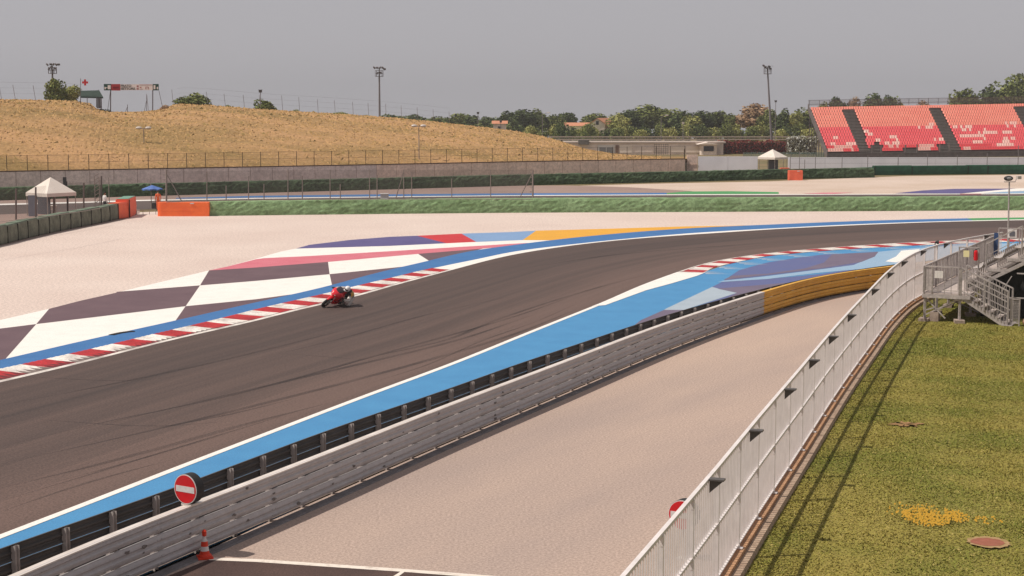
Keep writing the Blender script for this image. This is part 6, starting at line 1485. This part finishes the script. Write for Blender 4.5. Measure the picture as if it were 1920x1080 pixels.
mb = MB(); loft(mb, [(-.48, .84, .12, .06, 1.3), (-.64, .88, .10, .06, 1.2), (-.78, .91, .06, .04, 1.1), (-.84, .92, .02, .015, 1)]); LB(mb, 'tail', M_bred, sm=True)
mb = MB(); loft(mb, [(.25, .48, .14, .15, 1.6), (.0, .46, .17, .18, 1.8), (-.25, .50, .15, .16, 1.6)]); LB(mb, 'engine', M_bdark)
for s_ in (-1, 1): mb = MB(); mb.bar((-.25, s_ * .10, .45), (-.71, s_ * .10, .31), .04, .08); LB(mb, 'swingarm', M_bmet)
mb = MB(); mb.cyl((-.2, -.14, .30), (-.62, -.17, .42), .05, .065, 12); LB(mb, 'exhaust', M_bmet)
for s_ in (-1, 1):
    mb = MB(); mb.cyl((.44, s_ * .12, .90), (.38, s_ * .33, .86), .017, n=8); LB(mb, 'handlebar', M_bdark)
    mb = MB(); mb.cyl((-.30, s_ * .16, .40), (-.30, s_ * .27, .40), .015, n=6); LB(mb, 'foot_peg', M_bmet)
    mb = MB(); mb.bar((.46, s_ * .30, .885), (.56, s_ * .36, .885), .014); mb.bar((.56, s_ * .36, .885), (.54, s_ * .24, .89), .014); LB(mb, 'lever_guard', M_bdark)
mb = MB(); mb.box((.70, 0, .985), (.12, .16, .012)); LB(mb, 'number_panel', M_white2)
# rider, sharing the lean
rd = thing('person', 'crouched rider in a white helmet and black and white suit leaning off the red motorcycle', 'person', bo); rd.rotation_euler = (LEAN, 0, ang)
j = {'pelvis': ((-.42, .26, .93), .15), 'waist': ((-.27, .27, 1.03), .145), 'chest': ((-.04, .22, 1.12), .16), 'neck': ((.12, .17, 1.19), .075), 'skull': ((.17, .15, 1.21), .07),
     'lsh': ((.03, .41, 1.08), .085), 'lel': ((.20, .56, .92), .058), 'lwr': ((.36, .42, .86), .042), 'lha': ((.40, .34, .87), .042), 'rsh': ((.05, .02, 1.16), .085), 'rel': ((.25, -.17, 1.02), .058), 'rwr': ((.38, -.26, .92), .042), 'rha': ((.40, -.32, .88), .042),
     'lhi': ((-.40, .38, .88), .12), 'lkn': ((-.02, .62, .66), .085), 'lan': ((-.32, .30, .46), .055), 'lto': ((-.20, .30, .40), (.05, .035)), 'rhi': ((-.40, .0, .90), .12), 'rkn': ((.02, -.20, .78), .085), 'ran': ((-.34, -.21, .46), .055), 'rto': ((-.22, -.23, .40), (.05, .035)), 'hump': ((-.06, .21, 1.24), .07)}
e = [('pelvis', 'waist'), ('waist', 'chest'), ('chest', 'neck'), ('neck', 'skull'), ('chest', 'hump')]
for n_ in 'lr': e += [('chest', n_ + 'sh'), (n_ + 'sh', n_ + 'el'), (n_ + 'el', n_ + 'wr'), (n_ + 'wr', n_ + 'ha'), ('pelvis', n_ + 'hi'), (n_ + 'hi', n_ + 'kn'), (n_ + 'kn', n_ + 'an'), (n_ + 'an', n_ + 'to')]
for n_, q in (('l', 1), ('r', -1)):
    for fi in range(4):
        j[n_ + f'f{fi}'] = ((.435, q * (.31 + .022 * fi), .865), .011); j[n_ + f'g{fi}'] = ((.415, q * (.31 + .022 * fi), .835), .010); e += [(n_ + 'ha', n_ + f'f{fi}'), (n_ + f'f{fi}', n_ + f'g{fi}')]
    j[n_ + 'th'] = ((.37, q * .29, .845), .012); e.append((n_ + 'ha', n_ + 'th'))
def rcol(c):
    if c.y > .30 and c.x < .15 and c.z < 1.02: return 1          # white-grey inner leg
    if c.y > .40 and c.z < 1.1: return 1
    if (c.x < -.02 and c.z > 1.04 and c.y > .1) or (c.x < .1 and c.y > .33 and c.z > 1.0): return 2        # yellow back
    if c.y < .1 and c.x > .1 and c.z > .95: return 1
    return 0
skinned('body', j, e, rd, rcol, [mat('suit_black', (.028, .026, .028, 1), .5), mat('suit_white', (.55, .50, .46, 1), .5), mat('suit_yellow', (.62, .34, .07, 1), .5)])
mb = MB(); Mx = Matrix.Rotation(R(20), 3, 'Y'); mb.ell((.24, .13, 1.27), (.155, .13, .145), 18, 12, 0, Mx); mb.ell((.33, .13, 1.19), (.08, .09, .06), 12, 8); mb.build('helmet', mat('helmet_white', (.78, .75, .74, 1), .25), rd, local=True, smooth_=True)
mb = MB(); mb.ell((.305, .13, 1.27), (.105, .118, .065), 14, 8, 0, Mx); mb.build('visor', M_screen, rd, local=True, smooth_=True)
mb = MB(); mb.ell((-.02, .66, .63), (.06, .04, .06), 8, 6); mb.build('knee_slider', M_bdark, rd, local=True)

# ================================================================== HAZE
mb = MB(); mb.box((60, 215, 13.2), (700, 560, 29.6)); hz_o = mb.build('haze', [], kind='stuff')
hm = bpy.data.materials.new('thin_haze'); hm.use_nodes = True; hn = hm.node_tree.nodes; hn.remove(hn['Principled BSDF'])
pv = hn.new('ShaderNodeVolumePrincipled'); pv.inputs['Color'].default_value = (.86, .84, .86, 1); pv.inputs['Density'].default_value = .00026; pv.inputs['Anisotropy'].default_value = .2
hm.node_tree.links.new(pv.outputs[0], hn['Material Output'].inputs['Volume']); hz_o.data.materials.clear(); hz_o.data.materials.append(hm)
